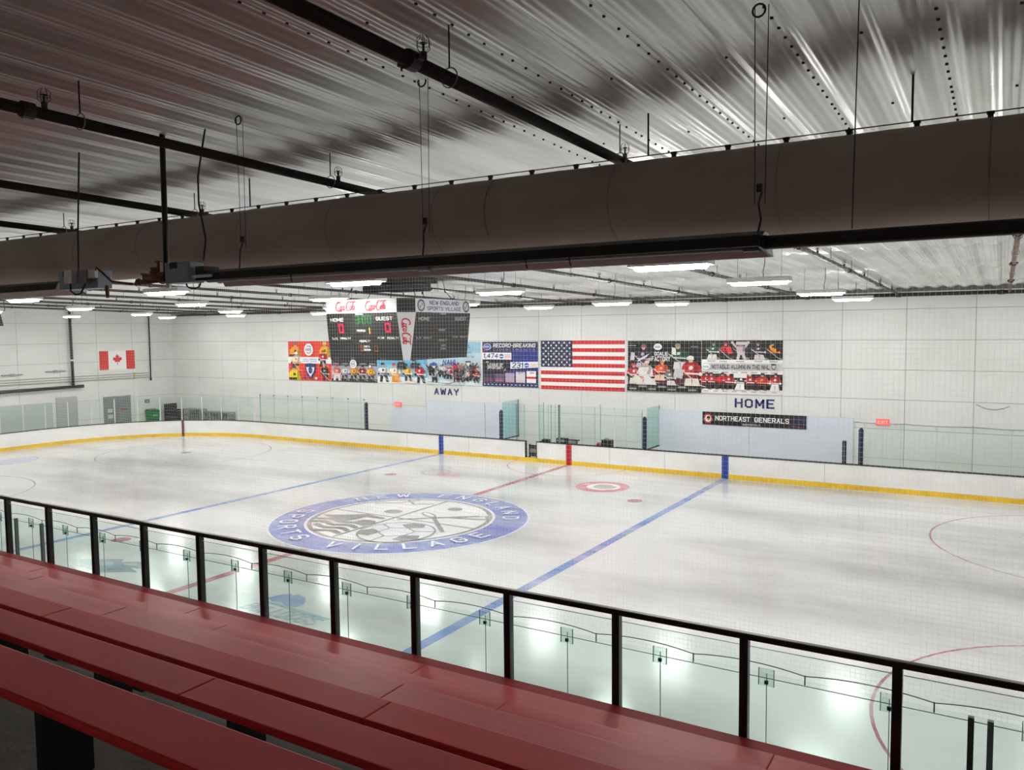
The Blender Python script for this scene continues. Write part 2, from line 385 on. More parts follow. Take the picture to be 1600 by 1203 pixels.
# ceiling: deep corrugated steel sheets, waves run across the hall
PITCH = 0.53; SHW = 2 * PITCH; SHL = 6.3
def wave(x):
    t = (x / PITCH) % 1.0
    return 0.032 * math.tanh(1.7 * math.cos(2 * PI * t)) / math.tanh(1.7) + 0.0034 * math.cos(2 * PI * 7 * t)
def sheet(nx, width, length, lap=0.012):
    b = MB(); vs = []
    slope = -0.0222
    for j, (yy, dz) in enumerate(((-0.06, 0.02), (-0.06, -lap), (length, 0.004))):
        for i in range(nx + 1):
            xx = width * i / nx
            vs.append((xx, yy, wave(xx) + slope * yy + dz))
    fs = []
    for j in range(2):
        for i in range(nx): fs.append((j * (nx + 1) + i, j * (nx + 1) + i + 1, (j + 1) * (nx + 1) + i + 1, (j + 1) * (nx + 1) + i))
    b.add(vs, fs); return b
ceiling = struct(MB().hexa([(WALL_X - 0.3, NEAR_Y - 0.3, ceil_z(NEAR_Y) + 0.3), (RIGHT_X + 0.3, NEAR_Y - 0.3, ceil_z(NEAR_Y) + 0.3), (RIGHT_X + 0.3, WALL_Y + 0.3, ceil_z(WALL_Y) + 0.3), (WALL_X - 0.3, WALL_Y + 0.3, ceil_z(WALL_Y) + 0.3),
                            (WALL_X - 0.3, NEAR_Y - 0.3, ceil_z(NEAR_Y) + 0.5), (RIGHT_X + 0.3, NEAR_Y - 0.3, ceil_z(NEAR_Y) + 0.5), (RIGHT_X + 0.3, WALL_Y + 0.3, ceil_z(WALL_Y) + 0.5), (WALL_X - 0.3, WALL_Y + 0.3, ceil_z(WALL_Y) + 0.5)]).build('ceiling', M_ceil))
SHL = 5.9
YROWS = [(-11.7, 12.85)] + [(1.15 + SHL * k, SHL) for k in range(4)] + [(1.15 + SHL * 4, 2.9)]
shm = {l: sheet(176, SHW, l).mesh('corrugated_sheet', M_ceil, smooth=True) for l in {l for _, l in YROWS}}
XL = 15.64 - SHW * 20; XR = 15.64 + SHW * 6
nx = 0
x = XL
while x < XR - 0.01:
    for yy, l in YROWS:
        inst('corrugated_sheet', shm[l], (x, yy, ceil_z(yy)), ceiling)
    x += SHW
for (a, b) in ((WALL_X - SHW, XL), (XR, RIGHT_X)):
    n = round((b - a) / SHW + 0.499); rb = MB()
    for k in range(n):
        xo = (XL - SHW * (k + 1)) if b == XL else XR + SHW * k
        for yy, l in YROWS:
            t = sheet(88, SHW, l); rb.add([(v[0] + xo, v[1] + yy, v[2] + ceil_z(yy)) for v in t.v], t.f)
    o = rb.build('corrugated_sheets', M_ceil, ceiling, smooth=True); o['kind'] = 'stuff'
# bolts along the sheet laps
bb = MB()
for k in range(-2, 6):
    xx = 15.64 + SHW * k + 0.03
    n = int((10 + 9) / 0.22)
    for i in range(n):
        yy = -9 + 0.22 * i + (0.05 if i % 13 == 0 else 0)
        z = ceil_z(yy) + wave(0.03) - 0.003
        bb.tube([(xx, yy, z - 0.012), (xx, yy, z + 0.01)], 0.013, 6)
    for i in range(9):
        yy = -8.5 + 2.1 * i; bb.tube([(xx + PITCH, yy, ceil_z(yy) + wave(0.03) - 0.014), (xx + PITCH, yy, ceil_z(yy) + wave(0.03) + 0.01)], 0.013, 6)
o = bb.build('bolts', M_wire, ceiling); o['kind'] = 'stuff'

# ================================================================== ICE
def rounded(hx, y0, y1, r, n=16):
    P = []
    for cx, cy, a in ((hx - r, y1 - r, 0), (-hx + r, y1 - r, PI / 2), (-hx + r, y0 + r, PI), (hx - r, y0 + r, 1.5 * PI)):
        for i in range(n + 1): P.append((cx + r * math.cos(a + i / n * PI / 2), cy + r * math.sin(a + i / n * PI / 2)))
    return P
ib = MB(); P = rounded(HX, 0, W, CR)
ib.prism(P, -0.05, 0.0, 'z')
ice = tag(ib.build('ice_sheet', M_icetop), 'white ice surface with painted lines inside the boards', 'ice')
def flat(name, poly, m, z=0.003):
    return MB().add([(a, b, z) for a, b in poly], [tuple(range(len(poly)))]).build(name, m, ice)
def ringmesh(name, cx, cy, r0, r1, m, a0=0, a1=2 * PI, n=72, z=0.003):
    b = MB()
    for i in range(n):
        p = a0 + (a1 - a0) * i / n; q = a0 + (a1 - a0) * (i + 1) / n
        b.add([(cx + r0 * math.cos(p), cy + r0 * math.sin(p), z), (cx + r1 * math.cos(p), cy + r1 * math.sin(p), z), (cx + r1 * math.cos(q), cy + r1 * math.sin(q), z), (cx + r0 * math.cos(q), cy + r0 * math.sin(q), z)], [(0, 1, 2, 3)])
    return b.build(name, m, ice)
def rct(x0, x1, y0, y1): return [(x0, y0), (x1, y0), (x1, y1), (x0, y1)]
flat('centre_line', rct(-0.15, 0.15, 0.02, W - 0.02), M_icered)
for s in (-1, 1):
    flat('blue_line', rct(s * BLUE_X - 0.15, s * BLUE_X + 0.15, 0.02, W - 0.02), M_iceblue)
    gx = s * 27.5
    dy = CR - math.sqrt(CR * CR - (27.5 - (HX - CR)) ** 2)
    flat('goal_line', rct(gx - 0.025, gx + 0.025, dy + 0.03, W - dy - 0.03), M_icered)
    arc = [(gx - s * 1.83 * math.cos(a), W / 2 + 1.83 * math.sin(a)) for a in [(-PI / 2 + PI * i / 20) for i in range(21)]]
    flat('goal_crease', arc, ice_mat('ice_paint_crease%d' % s, (178, 186, 226)), 0.002)
    ringmesh('crease_line', gx, W / 2, 1.80, 1.85, M_icered, PI / 2 if s > 0 else -PI / 2, 1.5 * PI if s > 0 else PI / 2, 24)
    for t in (-1, 1):
        cy = W / 2 + t * 6.7
        ringmesh('faceoff_circle', s * 21.0, cy, 4.53, 4.59, M_thin if s < 0 else M_icered)
        ringmesh('faceoff_spot', s * 21.0, cy, 0, 0.3, M_thin if s < 0 else M_icered, n=24)
        ringmesh('neutral_spot', s * 6.15, cy, 0, 0.3, M_icered, n=24)
ringmesh('referee_crease', 0, W, 3.02, 3.07, M_thin, PI * 1.001, 1.999 * PI, 40)

# centre logo
lg = Print(); BL = (114, 127, 194); GR = (138, 137, 133); WH = (236, 236, 238); RIM = (222, 224, 238)
def arcpts(cx, cy, r, a0, a1, n=20): return [(cx + r * math.cos(a0 + (a1 - a0) * i / n), cy + r * math.sin(a0 + (a1 - a0) * i / n)) for i in range(n + 1)]
lg.ell(0, 0, 4.6, 4.6, (222, 224, 236), 96)
lg.ell(0, 0, 4.52, 4.52, BL, 96)
lg.ell(0, 0, 3.36, 3.36, WH, 80)
lg.ring(0, 0, 3.10, 3.26, GR, n=80)
w_ = 0.10
lg.line([(-0.32, -3.12), (-0.22, 3.12)], 0.13, GR)
lg.line([(-3.12, 0), (-0.3, 0)], w_, GR); lg.line([(-0.3, 0), (3.12, 0)], w_, GR)
# gymnast (upper left)
lg.ell(-0.95, 0.70, 0.36, 0.30, GR)
lg.line([(-2.55, 1.5), (-1.75, 1.95), (-1.3, 2.75)], 0.12, GR)
lg.line([(-1.7, 2.55), (-1.05, 2.05), (-0.4, 2.45)], 0.12, GR)
# crossed sticks and rackets (upper right)
lg.ell(0.85, 2.1, 0.30, 0.26, GR)
lg.ell(0.55, 0.9, 0.50, 0.20, GR, rot=-0.5); lg.ell(0.52, 0.92, 0.40, 0.11, WH, rot=-0.5)
lg.line([(0.95, 0.65), (2.5, -0.9)], 0.16, GR)
lg.line([(0.0, -0.2), (2.3, 1.6)], 0.12, GR)
lg.poly([(1.5, 0.8), (2.9, 1.25), (2.55, 1.75)], GR); lg.poly([(1.85, 1.0), (2.75, 1.3), (2.55, 1.58)], WH)
# swimmer (lower left)
lg.ell(-0.72, -1.1, 0.40, 0.34, GR)
lg.poly([(-2.9, -0.95), (-2.0, -0.45), (-1.5, -0.1), (-0.5, -0.25), (-0.45, -0.45), (-1.25, -0.42), (-1.35, -0.95), (-1.5, -1.35), (-2.1, -1.15)], GR)
for k in range(4):
    yb = -1.35 - 0.42 * k; xl = -math.sqrt(max(9.4 - (yb) ** 2, 0.1)); xr = -0.42
    n = 16; up = []; dn = []
    for i in range(n + 1):
        xx = xl + (xr - xl) * i / n; wv = 0.09 * math.sin(xx * 5.2)
        up.append((xx, yb + 0.11 + wv)); dn.append((xx, yb - 0.11 + wv))
    lg.poly(up + dn[::-1], GR)
# soccer ball (lower right)
bc = (1.15, -1.65); br = 1.32
lg.ell(bc[0], bc[1], br, br, WH, 40); lg.ring(bc[0], bc[1], br - 0.07, br, GR)
def pent(cx, cy, r, a): return [(cx + r * math.cos(a + 2 * PI * i / 5), cy + r * math.sin(a + 2 * PI * i / 5)) for i in range(5)]
def clip_ball(pts): 
    o = []
    for a, b in pts:
        d = math.hypot(a - bc[0], b - bc[1])
        o.append((a, b) if d < br - 0.04 else (bc[0] + (a - bc[0]) / d * (br - 0.04), bc[1] + (b - bc[1]) / d * (br - 0.04)))
    return o
hexr = 0.62
hexp = [(bc[0] + hexr * math.cos(PI / 6 + PI / 3 * i), bc[1] + hexr * math.sin(PI / 6 + PI / 3 * i)) for i in range(6)]
lg.line(hexp + [hexp[0]], 0.07, GR)
for k in (90, 210, 330):
    a = math.radians(k); lg.poly(clip_ball(pent(bc[0] + 1.02 * math.cos(a), bc[1] + 1.02 * math.sin(a), 0.5, a + PI)), GR)
for k in (30, 150, 270):
    a = math.radians(k); lg.line([(bc[0] + hexr * math.cos(a), bc[1] + hexr * math.sin(a)), (bc[0] + 1.28 * math.cos(a), bc[1] + 1.28 * math.sin(a))], 0.07, GR)
# ring lettering
def ringtext(pr, txt, r, a_start, a_end, h, col, inward=False, skip=' '):
    n = len(txt)
    for i, ch in enumerate(txt):
        if ch == ' ': continue
        a = math.radians(a_start + (a_end - a_start) * i / (n - 1))
        vs, fs = text_geo(ch, 0.012)
        xs = [v[0] for v in vs]; ys_ = [v[1] for v in vs]; cx = (min(xs) + max(xs)) / 2; cyy = (min(ys_) + max(ys_)) / 2
        sc = h / (max(ys_) - min(ys_)) if max(ys_) - min(ys_) > 0 else 1
        up = (math.cos(a), math.sin(a)) if not inward else (-math.cos(a), -math.sin(a)); rt = (up[1], -up[0])
        o = (r * math.cos(a), r * math.sin(a)); L = []
        for f in fs:
            L.append([(o[0] + rt[0] * (vs[k][0] - cx) * sc + up[0] * (vs[k][1] - cyy) * sc, o[1] + rt[1] * (vs[k][0] - cx) * sc + up[1] * (vs[k][1] - cyy) * sc) for k in f])
        pr.many(L, col)
ringtext(lg, 'NEW ENGLAND', 3.92, 153, 28, 0.62, (238, 239, 246))
ringtext(lg, 'SPORTS VILLAGE', 3.92, 193, 349, 0.66, (238, 239, 246), inward=True)
lo = lg.build('centre_logo', M_iceprint, (0, W / 2, 0.004), (1, 0, 0), (0, 1, 0), ice, step=0.0008, base=0.0)
lo['label'] = 'round blue painted emblem reading NEW ENGLAND SPORTS VILLAGE'
# small team logos in the ice
gl = Print(); gl.ell(0, 0, 1.15, 1.15, (206, 110, 122), 40); gl.ell(0.05, 0, 0.72, 0.72, (240, 238, 238), 32); gl.ell(0.1, 0.05, 0.5, 0.5, (176, 170, 170), 28)
gl.poly([(-1.0, -0.2), (-0.7, 0.3), (-0.85, 0.35)], (240, 225, 228)); gl.ring(0.05, 0, 0.5, 0.72, (240, 240, 240), 0.6, 5.6)
gl.build('team_logo', M_iceprint, (3.85, 21.6, 0.004), (1, 0, 0), (0, 1, 0), ice, step=0.0010, base=0)
gl2 = Print(); gl2.ring(0, 0, 0.55, 0.75, (170, 168, 170), n=30); gl2.poly([(0.2, -0.6), (1.6, -0.5), (1.5, 0.1), (0.9, -0.1), (0.4, 0.05)], (206, 150, 156)); gl2.ring(-0.5, 1.1, 0.4, 0.5, (180, 178, 178), n=24); 
gl2.build('team_logo', M_iceprint, (-4.6, 21.1, 0.004), (1, 0, 0), (0, 1, 0), ice, step=0.0010, base=0)
# blue bulldog emblem and letters near the boards
dg_ = Print(); DB = (108, 140, 186); DG = (134, 160, 182)
dg_.poly([(0, 0.45), (0.12, 0.8), (0.3, 0.95), (0.42, 0.9), (0.5, 1.05), (0.62, 0.98), (0.85, 0.92), (1.05, 0.72), (1.2, 0.5), (1.15, 0.3), (0.8, 0.28), (0.55, 0.4), (0.3, 0.33)], DB)
dg_.poly([(-0.1, 0.22), (0.55, 0.3), (2.55, 0.12), (2.3, 0.02), (0.5, 0.18)], DG)
dg_.text('BULLDOGS', 0.0, -0.42, 2.4, 0.06, DG, 0.02, 0.25)
dg_.poly([(0.1, -0.52), (2.3, -0.52), (2.2, -0.6), (0.2, -0.6)], (160, 182, 196))
dg_.build('team_logo', M_iceprint, (2.55, 4.15, 0.004), (1, 0, 0), (0, 1, 0), ice, step=0.0010, base=0)
bl2 = Print(); B3 = (120, 144, 160)
bl2.poly([(-1.35, 0.0), (-0.2, 0.62), (0.05, 0.4), (0.55, 0.75), (1.35, 0.3), (0.75, 0.2), (1.35, 0.02), (0.5, -0.5), (-0.6, -0.45)], B3)
bl2.poly([(-0.7, 0.0), (-0.2, 0.3), (0.1, 0.1), (-0.3, -0.2)], (164, 184, 194)); bl2.poly([(0.2, 0.35), (0.55, 0.55), (0.8, 0.4), (0.4, 0.25)], (172, 190, 198)); bl2.poly([(0.1, -0.1), (0.9, 0.05), (0.5, -0.3)], (100, 122, 146))
bl2.build('team_logo', M_iceprint, (-3.75, 4.3, 0.004), (1, 0, 0), (0, 1, 0), ice, step=0.0010, base=0)

# ================================================================== BOARDS
def perim(piece):
    """(points, outward normals) of a perimeter stretch"""
    kind, a, b = piece
    P = []; N_ = []
    if kind in ('far', 'near'):
        yy = W if kind == 'far' else 0; ny = 1 if kind == 'far' else -1
        return [(a, yy), (b, yy)], [(0, ny), (0, ny)]
    if kind in ('left', 'right'):
        xx = -HX if kind == 'left' else HX; nx_ = -1 if kind == 'left' else 1
        return [(xx, a), (xx, b)], [(nx_, 0), (nx_, 0)]
    cx, cy = {'fl': (-HX + CR, W - CR), 'nl': (-HX + CR, CR), 'fr': (HX - CR, W - CR), 'nr': (HX - CR, CR)}[kind]
    n = 8
    for i in range(n + 1):
        t = a + (b - a) * i / n; P.append((cx + CR * math.cos(t), cy + CR * math.sin(t))); N_.append((math.cos(t), math.sin(t)))
    return P, N_
def split(a, b, step):
    n = max(1, round(abs(b - a) / step)); return [(a + (b - a) * i / n, a + (b - a) * (i + 1) / n) for i in range(n)]
pieces = []
for a, b in split(-HX + CR, -2.50, 2.44): pieces.append(('far', a, b))
for a, b in split(-1.84, HX - CR, 2.44): pieces.append(('far', a, b))
for a, b in split(-HX + CR, HX - CR, 2.44): pieces.append(('near', a, b))
for k, a0 in (('fl', PI / 2), ('nl', PI), ('nr', 1.5 * PI), ('fr', 0)):
    for a, b in split(a0, a0 + PI / 2, 2.44 / CR): pieces.append((k, a, b))
for k in ('left', 'right'):
    for a, b in split(CR, W - CR, 2.44): pieces.append((k, a, b))
boards = thing('dasher_boards', 'white rink boards with yellow kick plate and black cap around the ice', 'boards')
for pc in pieces:
    pts, nr = perim(pc)
    g = 0.003
    MB().wall(pts, 0.10, 0.20, HB - 0.03, nr).build('board_panel', M_board, boards)
    inn = [(p[0] - n[0] * 0.012, p[1] - n[1] * 0.012) for p, n in zip(pts, nr)]
    MB().wall(inn, 0.10, 0.0, 0.20, nr).build('kick_plate', M_kick, boards)
    inn = [(p[0] - n[0] * 0.02, p[1] - n[1] * 0.02) for p, n in zip(pts, nr)]
    MB().wall(inn, 0.15, HB - 0.03, HB + 0.012, nr).build('cap_rail', M_cap, boards)
# thin dark seams where boards meet (board joints seen on the far side), stripes
for xs_ in (-10.2, -6.0, 2.2, 5.0, 12.05):
    MB().box(xs_ - 0.006, xs_ + 0.006, W - 0.004, W + 0.02, 0.2, HB - 0.03).build('board_seam', M_grey, boards)
for xx, m in ((-BLUE_X, M_blue), (0, M_redstripe), (BLUE_X, M_blue)):
    MB().box(xx - 0.15, xx + 0.15, W - 0.018, W + 0.02, 0.0, HB - 0.03).build('line_stripe', m, boards)
MB().box(-27.56, -27.44, 24.18, 24.26, 0, HB - 0.03).build('line_stripe', mat('stripe_dark_red', (96, 20, 28), 0.5), boards)
# gate opening: steel kick plate continues, rubber-faced inner gate and jambs
MB().box(-2.50, -1.84, W - 0.012, W + 0.09, 0, 0.20).build('kick_plate', M_kick, boards)
for xx in (-2.52, -1.86): MB().box(xx, xx + 0.04, W - 0.016, W + 0.12, 0.2, HB + 0.01).build('gate_jamb', M_cap, boards)
og = thing('open_gate', 'black rubber-faced half gate inside the gap in far boards', 'gate')
MB().box(-2.44, -1.90, 26.25, 26.29, 0.22, 0.80).build('gate_leaf', M_rubber, og)
MB().box(-2.44, -1.90, 26.24, 26.25, 0.40, 0.62).build('grey_band', M_grey, og)
MB().box(-2.48, -2.44, 26.23, 26.31, -0.05, 0.84).build('gate_post', M_black, og); MB().box(-1.90, -1.86, 26.23, 26.31, -0.05, 0.84).build('gate_post', M_black, og)

# ================================================================== RINK GLASS
def pane(parent, pts, nr, z0, z1, t=0.012, off=0.04, m=None):
    q = [(p[0] + n[0] * off, p[1] + n[1] * off) for p, n in zip(pts, nr)]
    o = MB().wall(q, t, z0, z1, nr).build('glass_pane', m or M_glass, parent); return o
def joint(parent, x, y, z0, z1, w=0.008, m=None):
    MB().box(x - w, x + w, y - w, y + w, z0, z1).build('glass_joint', m or M_glassedge, parent)
GT = 2.82
# far side, left of the away bench
g1 = thing('rink_glass', 'frameless clear glass on far boards left of the away bench', 'glass')
xs1 = [-22.1 + 1.247 * i for i in range(8)]
for i in range(7):
    pane(g1, [(xs1[i] + 0.006, W), (xs1[i + 1] - 0.006, W)], [(0, 1), (0, 1)], HB + 0.01, GT)
for i in range(8):
    joint(g1, xs1[i], W + 0.046, HB + 0.01, GT, 0.005 if i else 0.02)
    MB().box(xs1[i] - 0.05, xs1[i] + 0.05, W + 0.03, W + 0.062, GT - 0.1, GT - 0.02).build('clip_plate', M_steel, g1)
# left end with white posts
g2 = thing('rink_glass', 'clear glass with slim white posts around the left end boards', 'glass')
endp = [('fl', a, b) for a, b in split(PI / 2 + 0.02, PI, 1.27 / CR)] + [('left', a, b) for a, b in split(W - CR, CR, 1.30)] + [('nl', a, b) for a, b in split(PI, 1.5 * PI - 0.1, 1.3 / CR)]
for pc in endp:
    pts, nr = perim(pc); pane(g2, pts, nr, HB + 0.01, 2.55)
    p = pts[0]; n = nr[0]; MB().tube([(p[0] + n[0] * 0.046, p[1] + n[1] * 0.046, HB), (p[0] + n[0] * 0.046, p[1] + n[1] * 0.046, 2.56)], 0.028, 8).build('post', M_alu, g2)
# penalty boxes and scorer
g3 = thing('penalty_box_glass', 'clear teal glass panes around the penalty boxes beside the red line', 'glass')
for a, b in ((-3.86, -2.56), (-1.72, -1.02), (-1.0, -0.52), (-0.5, 1.40), (1.70, 2.42), (2.44, 3.87)):
    pane(g3, [(a, W), (b, W)], [(0, 1), (0, 1)], HB + 0.01, 2.92)
    joint(g3, a, W + 0.046, HB, 2.92); joint(g3, b, W + 0.046, HB, 2.92)
for xx, ye in ((-3.89, WALL_Y - 0.06), (4.10, WALL_Y - 0.06), (1.40, W + 0.7), (-1.72, W + 0.55)):
    MB().box(xx - 0.006, xx + 0.006, W + 0.06, ye, HB + 0.02, 2.98).build('glass_pane', M_glassteal if abs(xx) > 3 else M_glass, g3)
    MB().box(xx - 0.012, xx + 0.012, ye - 0.015, ye + 0.005, HB - 0.1, 3.0).build('post', M_black if abs(xx) > 3 else M_glassedge, g3)
    MB().box(xx - 0.03, xx + 0.03, W + 0.1, ye + 0.01, HB - 0.03, HB + 0.02).build('base_rail', M_cap, g3)
for xx in (-1.42, -1.27, -1.02): joint(g3, xx, W + 0.5, HB, 2.94, 0.008)
MB().box(-0.60, -0.53, W + 0.03, W + 0.09, HB, 2.96).build('post', mat('post_dark_green', (70, 92, 90), 0.5), g3)
MB().tube([(2.43, W + 0.05, HB), (2.43, W + 0.05, 2.86)], 0.03, 8).build('post', M_alu, g3)
MB().tube([(3.86, W + 0.05, HB), (3.86, W + 0.05, 2.8)], 0.02, 8).build('post', M_grey, g3)
# right of the home bench
g4 = thing('rink_glass', 'frameless clear glass on far boards right of the home bench', 'glass')
xs4 = [13.56, 14.25] + [14.91 + 1.26 * i for i in range(7)]
for i in range(len(xs4) - 1):
    pane(g4, [(xs4[i] + 0.005, W), (xs4[i + 1] - 0.005, W)], [(0, 1), (0, 1)], HB + 0.01, 2.78)
    joint(g4, xs4[i], W + 0.046, HB, 2.78, 0.004)
    if i != 1: MB().box(xs4[i] - 0.07, xs4[i] + 0.07, W + 0.03, W + 0.062, 2.60, 2.74).build('clip_plate', M_glass, g4)
pts, nr = perim(('fr', PI / 2 - 0.02, 0.02))
# near side glass with net brackets and two gates
g5 = thing('rink_glass', 'tall clear glass on the near boards below the railing', 'glass')
nxs = [2.03 - 1.2764 * 8 + 1.2764 * i for i in range(26)]
skip_spans = []
for i in range(len(nxs) - 1):
    a, b = nxs[i], nxs[i + 1]
    pane(g5, [(a + 0.004, 0), (b - 0.004, 0)], [(0, -1), (0, -1)], HB + 0.01, 2.74)
    joint(g5, a, -0.046, HB, 2.74, 0.004)
    pl_ = MB().box(a - 0.085, a + 0.085, -0.068, -0.056, 2.60, 2.80).build('bracket_plate', M_plate, g5)
    MB().box(a - 0.02, a + 0.02, -0.075, -0.05, 2.62, 2.66).build('bracket_bolt', M_wire, pl_)
    for dx in (-0.085, 0.085): MB().box(a + dx - 0.004, a + dx + 0.004, -0.07, -0.054, 2.60, 2.80).build('plate_edge', M_glassedge, pl_)
for xx, m in ((18.10, M_cap), (18.27, M_steel), (0.17, M_grey), (1.17, M_grey)):
    MB().box(xx - 0.028, xx + 0.028, -0.10, -0.04, HB, 2.74).build('gate_post', mat('gate_post_dark', (44, 52, 54), 0.4) if m is M_cap else mat('gate_post_grey', (98, 112, 112), 0.4), g5)

# ================================================================== FAR BENCH AREA
ab = thing('bench_backboard', 'pale blue backboard behind the away players bench', 'board')
MB().box(-12.75, -10.05, 27.50, 27.535, -0.05, 2.18).build('board', M_panelblue, ab)
MB().box(-10.04, -6.02, 27.50, 27.535, -0.05, 2.72).build('board', M_panelblue, ab)
MB().box(-6.00, -4.02, 27.50, 27.535, -0.05, 2.76).build('board', M_panelblue, ab)
MB().box(-6.03, -5.99, 27.495, 27.53, 0.7, 2.6).build('seam_strip', M_grey, ab)
hb_ = thing('bench_backboard', 'long pale blue backboard behind the home players bench under the black banner', 'board')
for a, b in ((4.10, 8.45), (8.46, 12.90)): MB().box(a, b, 27.50, 27.535, -0.05, 2.78).build('board', M_panelblue, hb_)
for xx, top, lab in ((-13.24, 2.62, 'navy padded post at the left end of the away bench'), (-3.99, 2.56, 'navy padded post between away bench and penalty box glass'),
                     (3.98, 2.58, 'navy padded post at the left end of the home bench'), (13.43, 2.56, 'navy padded post at the right end of the home bench')):
    t = thing('padded_post', lab, 'post', 'navy padded posts on the far boards')
    MB().prism([(xx - 0.09, W - 0.0), (xx + 0.09, W - 0.0), (xx + 0.09, W + 0.14), (xx - 0.09, W + 0.14)], HB + 0.012, top - 0.06, 'z').build('pad', M_pad, t, bevel=0.03)
    MB().tube([(xx, W + 0.07, top - 0.09), (xx, W + 0.07, top + 0.0)], [0.085, 0.05], 10).build('pad_cap', M_pad, t)
    for k in range(3): MB().box(xx - 0.093, xx + 0.093, W - 0.004, W + 0.145, 1.3 + 0.42 * k, 1.325 + 0.42 * k).build('strap', mat('strap', (40, 48, 84), 0.6), t)
t = thing('gate_stanchion', 'short black post at the right end of the home bench', 'post')
MB().box(12.72, 12.88, W + 0.0, W + 0.08, HB + 0.012, 2.0).build('frame', M_black, t, bevel=0.02)
MB().box(12.79, 12.815, W - 0.006, W + 0.0, 1.2, 1.9).build('slot', M_steel, t)
# scorer's things on the board cap
t = thing('score_console', 'black control console on the ledge beside the red stripe', 'console')
MB().box(-0.78, -0.22, W + 0.12, W + 0.42, HB - 0.04, HB + 0.24).build('case', M_black, t, bevel=0.02); MB().box(-0.70, -0.30, W + 0.1, W + 0.125, HB + 0.06, HB + 0.18).build('screen', M_grey, t)
t = thing('small_table', 'small black framed ledge above the red stripe', 'table')
MB().box(-0.18, 0.42, W + 0.14, W + 0.4, HB + 0.15, HB + 0.19).build('top', M_black, t)
for xx in (-0.16, 0.36): MB().box(xx, xx + 0.04, W + 0.15, W + 0.19, HB - 0.04, HB + 0.15).build('leg', M_black, t)
MB().box(-0.1, 0.34, W + 0.18, W + 0.2, HB - 0.02, HB + 0.13).build('panel', M_grey, t)
t = thing('equipment_case', 'black case on the penalty box ledge right of the red stripe', 'case')
MB().box(1.70, 2.24, W + 0.14, W + 0.5, HB - 0.04, HB + 0.30).build('body', M_black, t, bevel=0.03); MB().tube([(1.84, W + 0.3, HB + 0.30), (1.84, W + 0.3, HB + 0.36), (2.02, W + 0.3, HB + 0.36), (2.02, W + 0.3, HB + 0.30)], 0.014, 6).build('handle', M_black, t)
t = thing('folded_jersey', 'small folded dark red cloth next to the black case', 'cloth')
MB().box(1.45, 1.68, W + 0.12, W + 0.36, HB - 0.03, HB + 0.10).build('fold', mat('dark_red_cloth', (150, 32, 56), 0.8), t, bevel=0.03); MB().box(1.46, 1.67, W + 0.125, W + 0.355, HB + 0.09, HB + 0.13).build('fold', MATS['dark_red_cloth'], t, bevel=0.015)
t = thing('ledge_box', 'flat dark box on the ledge at the left of the penalty box', 'box')
MB().box(-1.62, -1.25, W + 0.12, W + 0.4, HB - 0.03, HB + 0.09).build('body', M_black, t, bevel=0.01); MB().box(-1.63, -1.24, W + 0.115, W + 0.41, HB + 0.09, HB + 0.115).build('lid', M_rubber, t)
t = thing('notice_sheet', 'white paper notice behind the penalty box glass', 'paper')
MB().box(3.02, 3.36, 26.10, 26.106, 1.38, 1.90).build('sheet', M_white, t)
np_ = Print()
for k in range(7): np_.rect(0.05, 0.44 - 0.06 * k, 0.29 - 0.03 * (k % 3), 0.455 - 0.06 * k, (200, 200, 200))
np_.build('print', M_print, (3.02, 26.10, 1.38), (1, 0, 0), (0, 0, 1), t)
for xx, zz, lab in ((14.05, 2.66, 'small red exit sign on the wall right of the home bench'), (-13.1 + 0.9, 2.40, 'small red exit sign on the wall left of the away backboard')):
    t = thing('exit_sign', lab, 'sign')
    MB().box(xx - 0.26, xx + 0.26, WALL_Y - 0.06, WALL_Y, zz - 0.13, zz + 0.13).build('housing', M_exit, t)
    ep = Print(); ep.text('EXIT', 0.06, 0.05, 0.46, 0.21, (250, 214, 206), 0.03); ep.build('lettering', M_print, (xx - 0.26, WALL_Y - 0.06, zz - 0.13), (1, 0, 0), (0, 0, 1), t)
# cable along the far wall
def sag(p, q, d, n=10):
    return [(p[0] + (q[0] - p[0]) * i / n, p[1] + (q[1] - p[1]) * i / n, p[2] + (q[2] - p[2]) * i / n - d * 4 * (i / n) * (1 - i / n)) for i in range(n + 1)]
cb = []
for (a, b) in ((12.9, 14.9), (14.9, 17.4), (17.4, 20.0)): cb += sag((a, WALL_Y - 0.02, 2.62), (b, WALL_Y - 0.02, 2.62), 0.03)
tag(MB().tube(cb, 0.008, 5).build('wall_cable', M_wire), 'thin dark cable along the wall right of the home bench', 'cable')
tag(MB().tube(sag((17.45, WALL_Y - 0.02, 3.55), (18.6, WALL_Y - 0.02, 3.52), 0.18), 0.009, 5).build('wall_cable', M_wire), 'short drooping cable high on the far wall at right', 'cable')

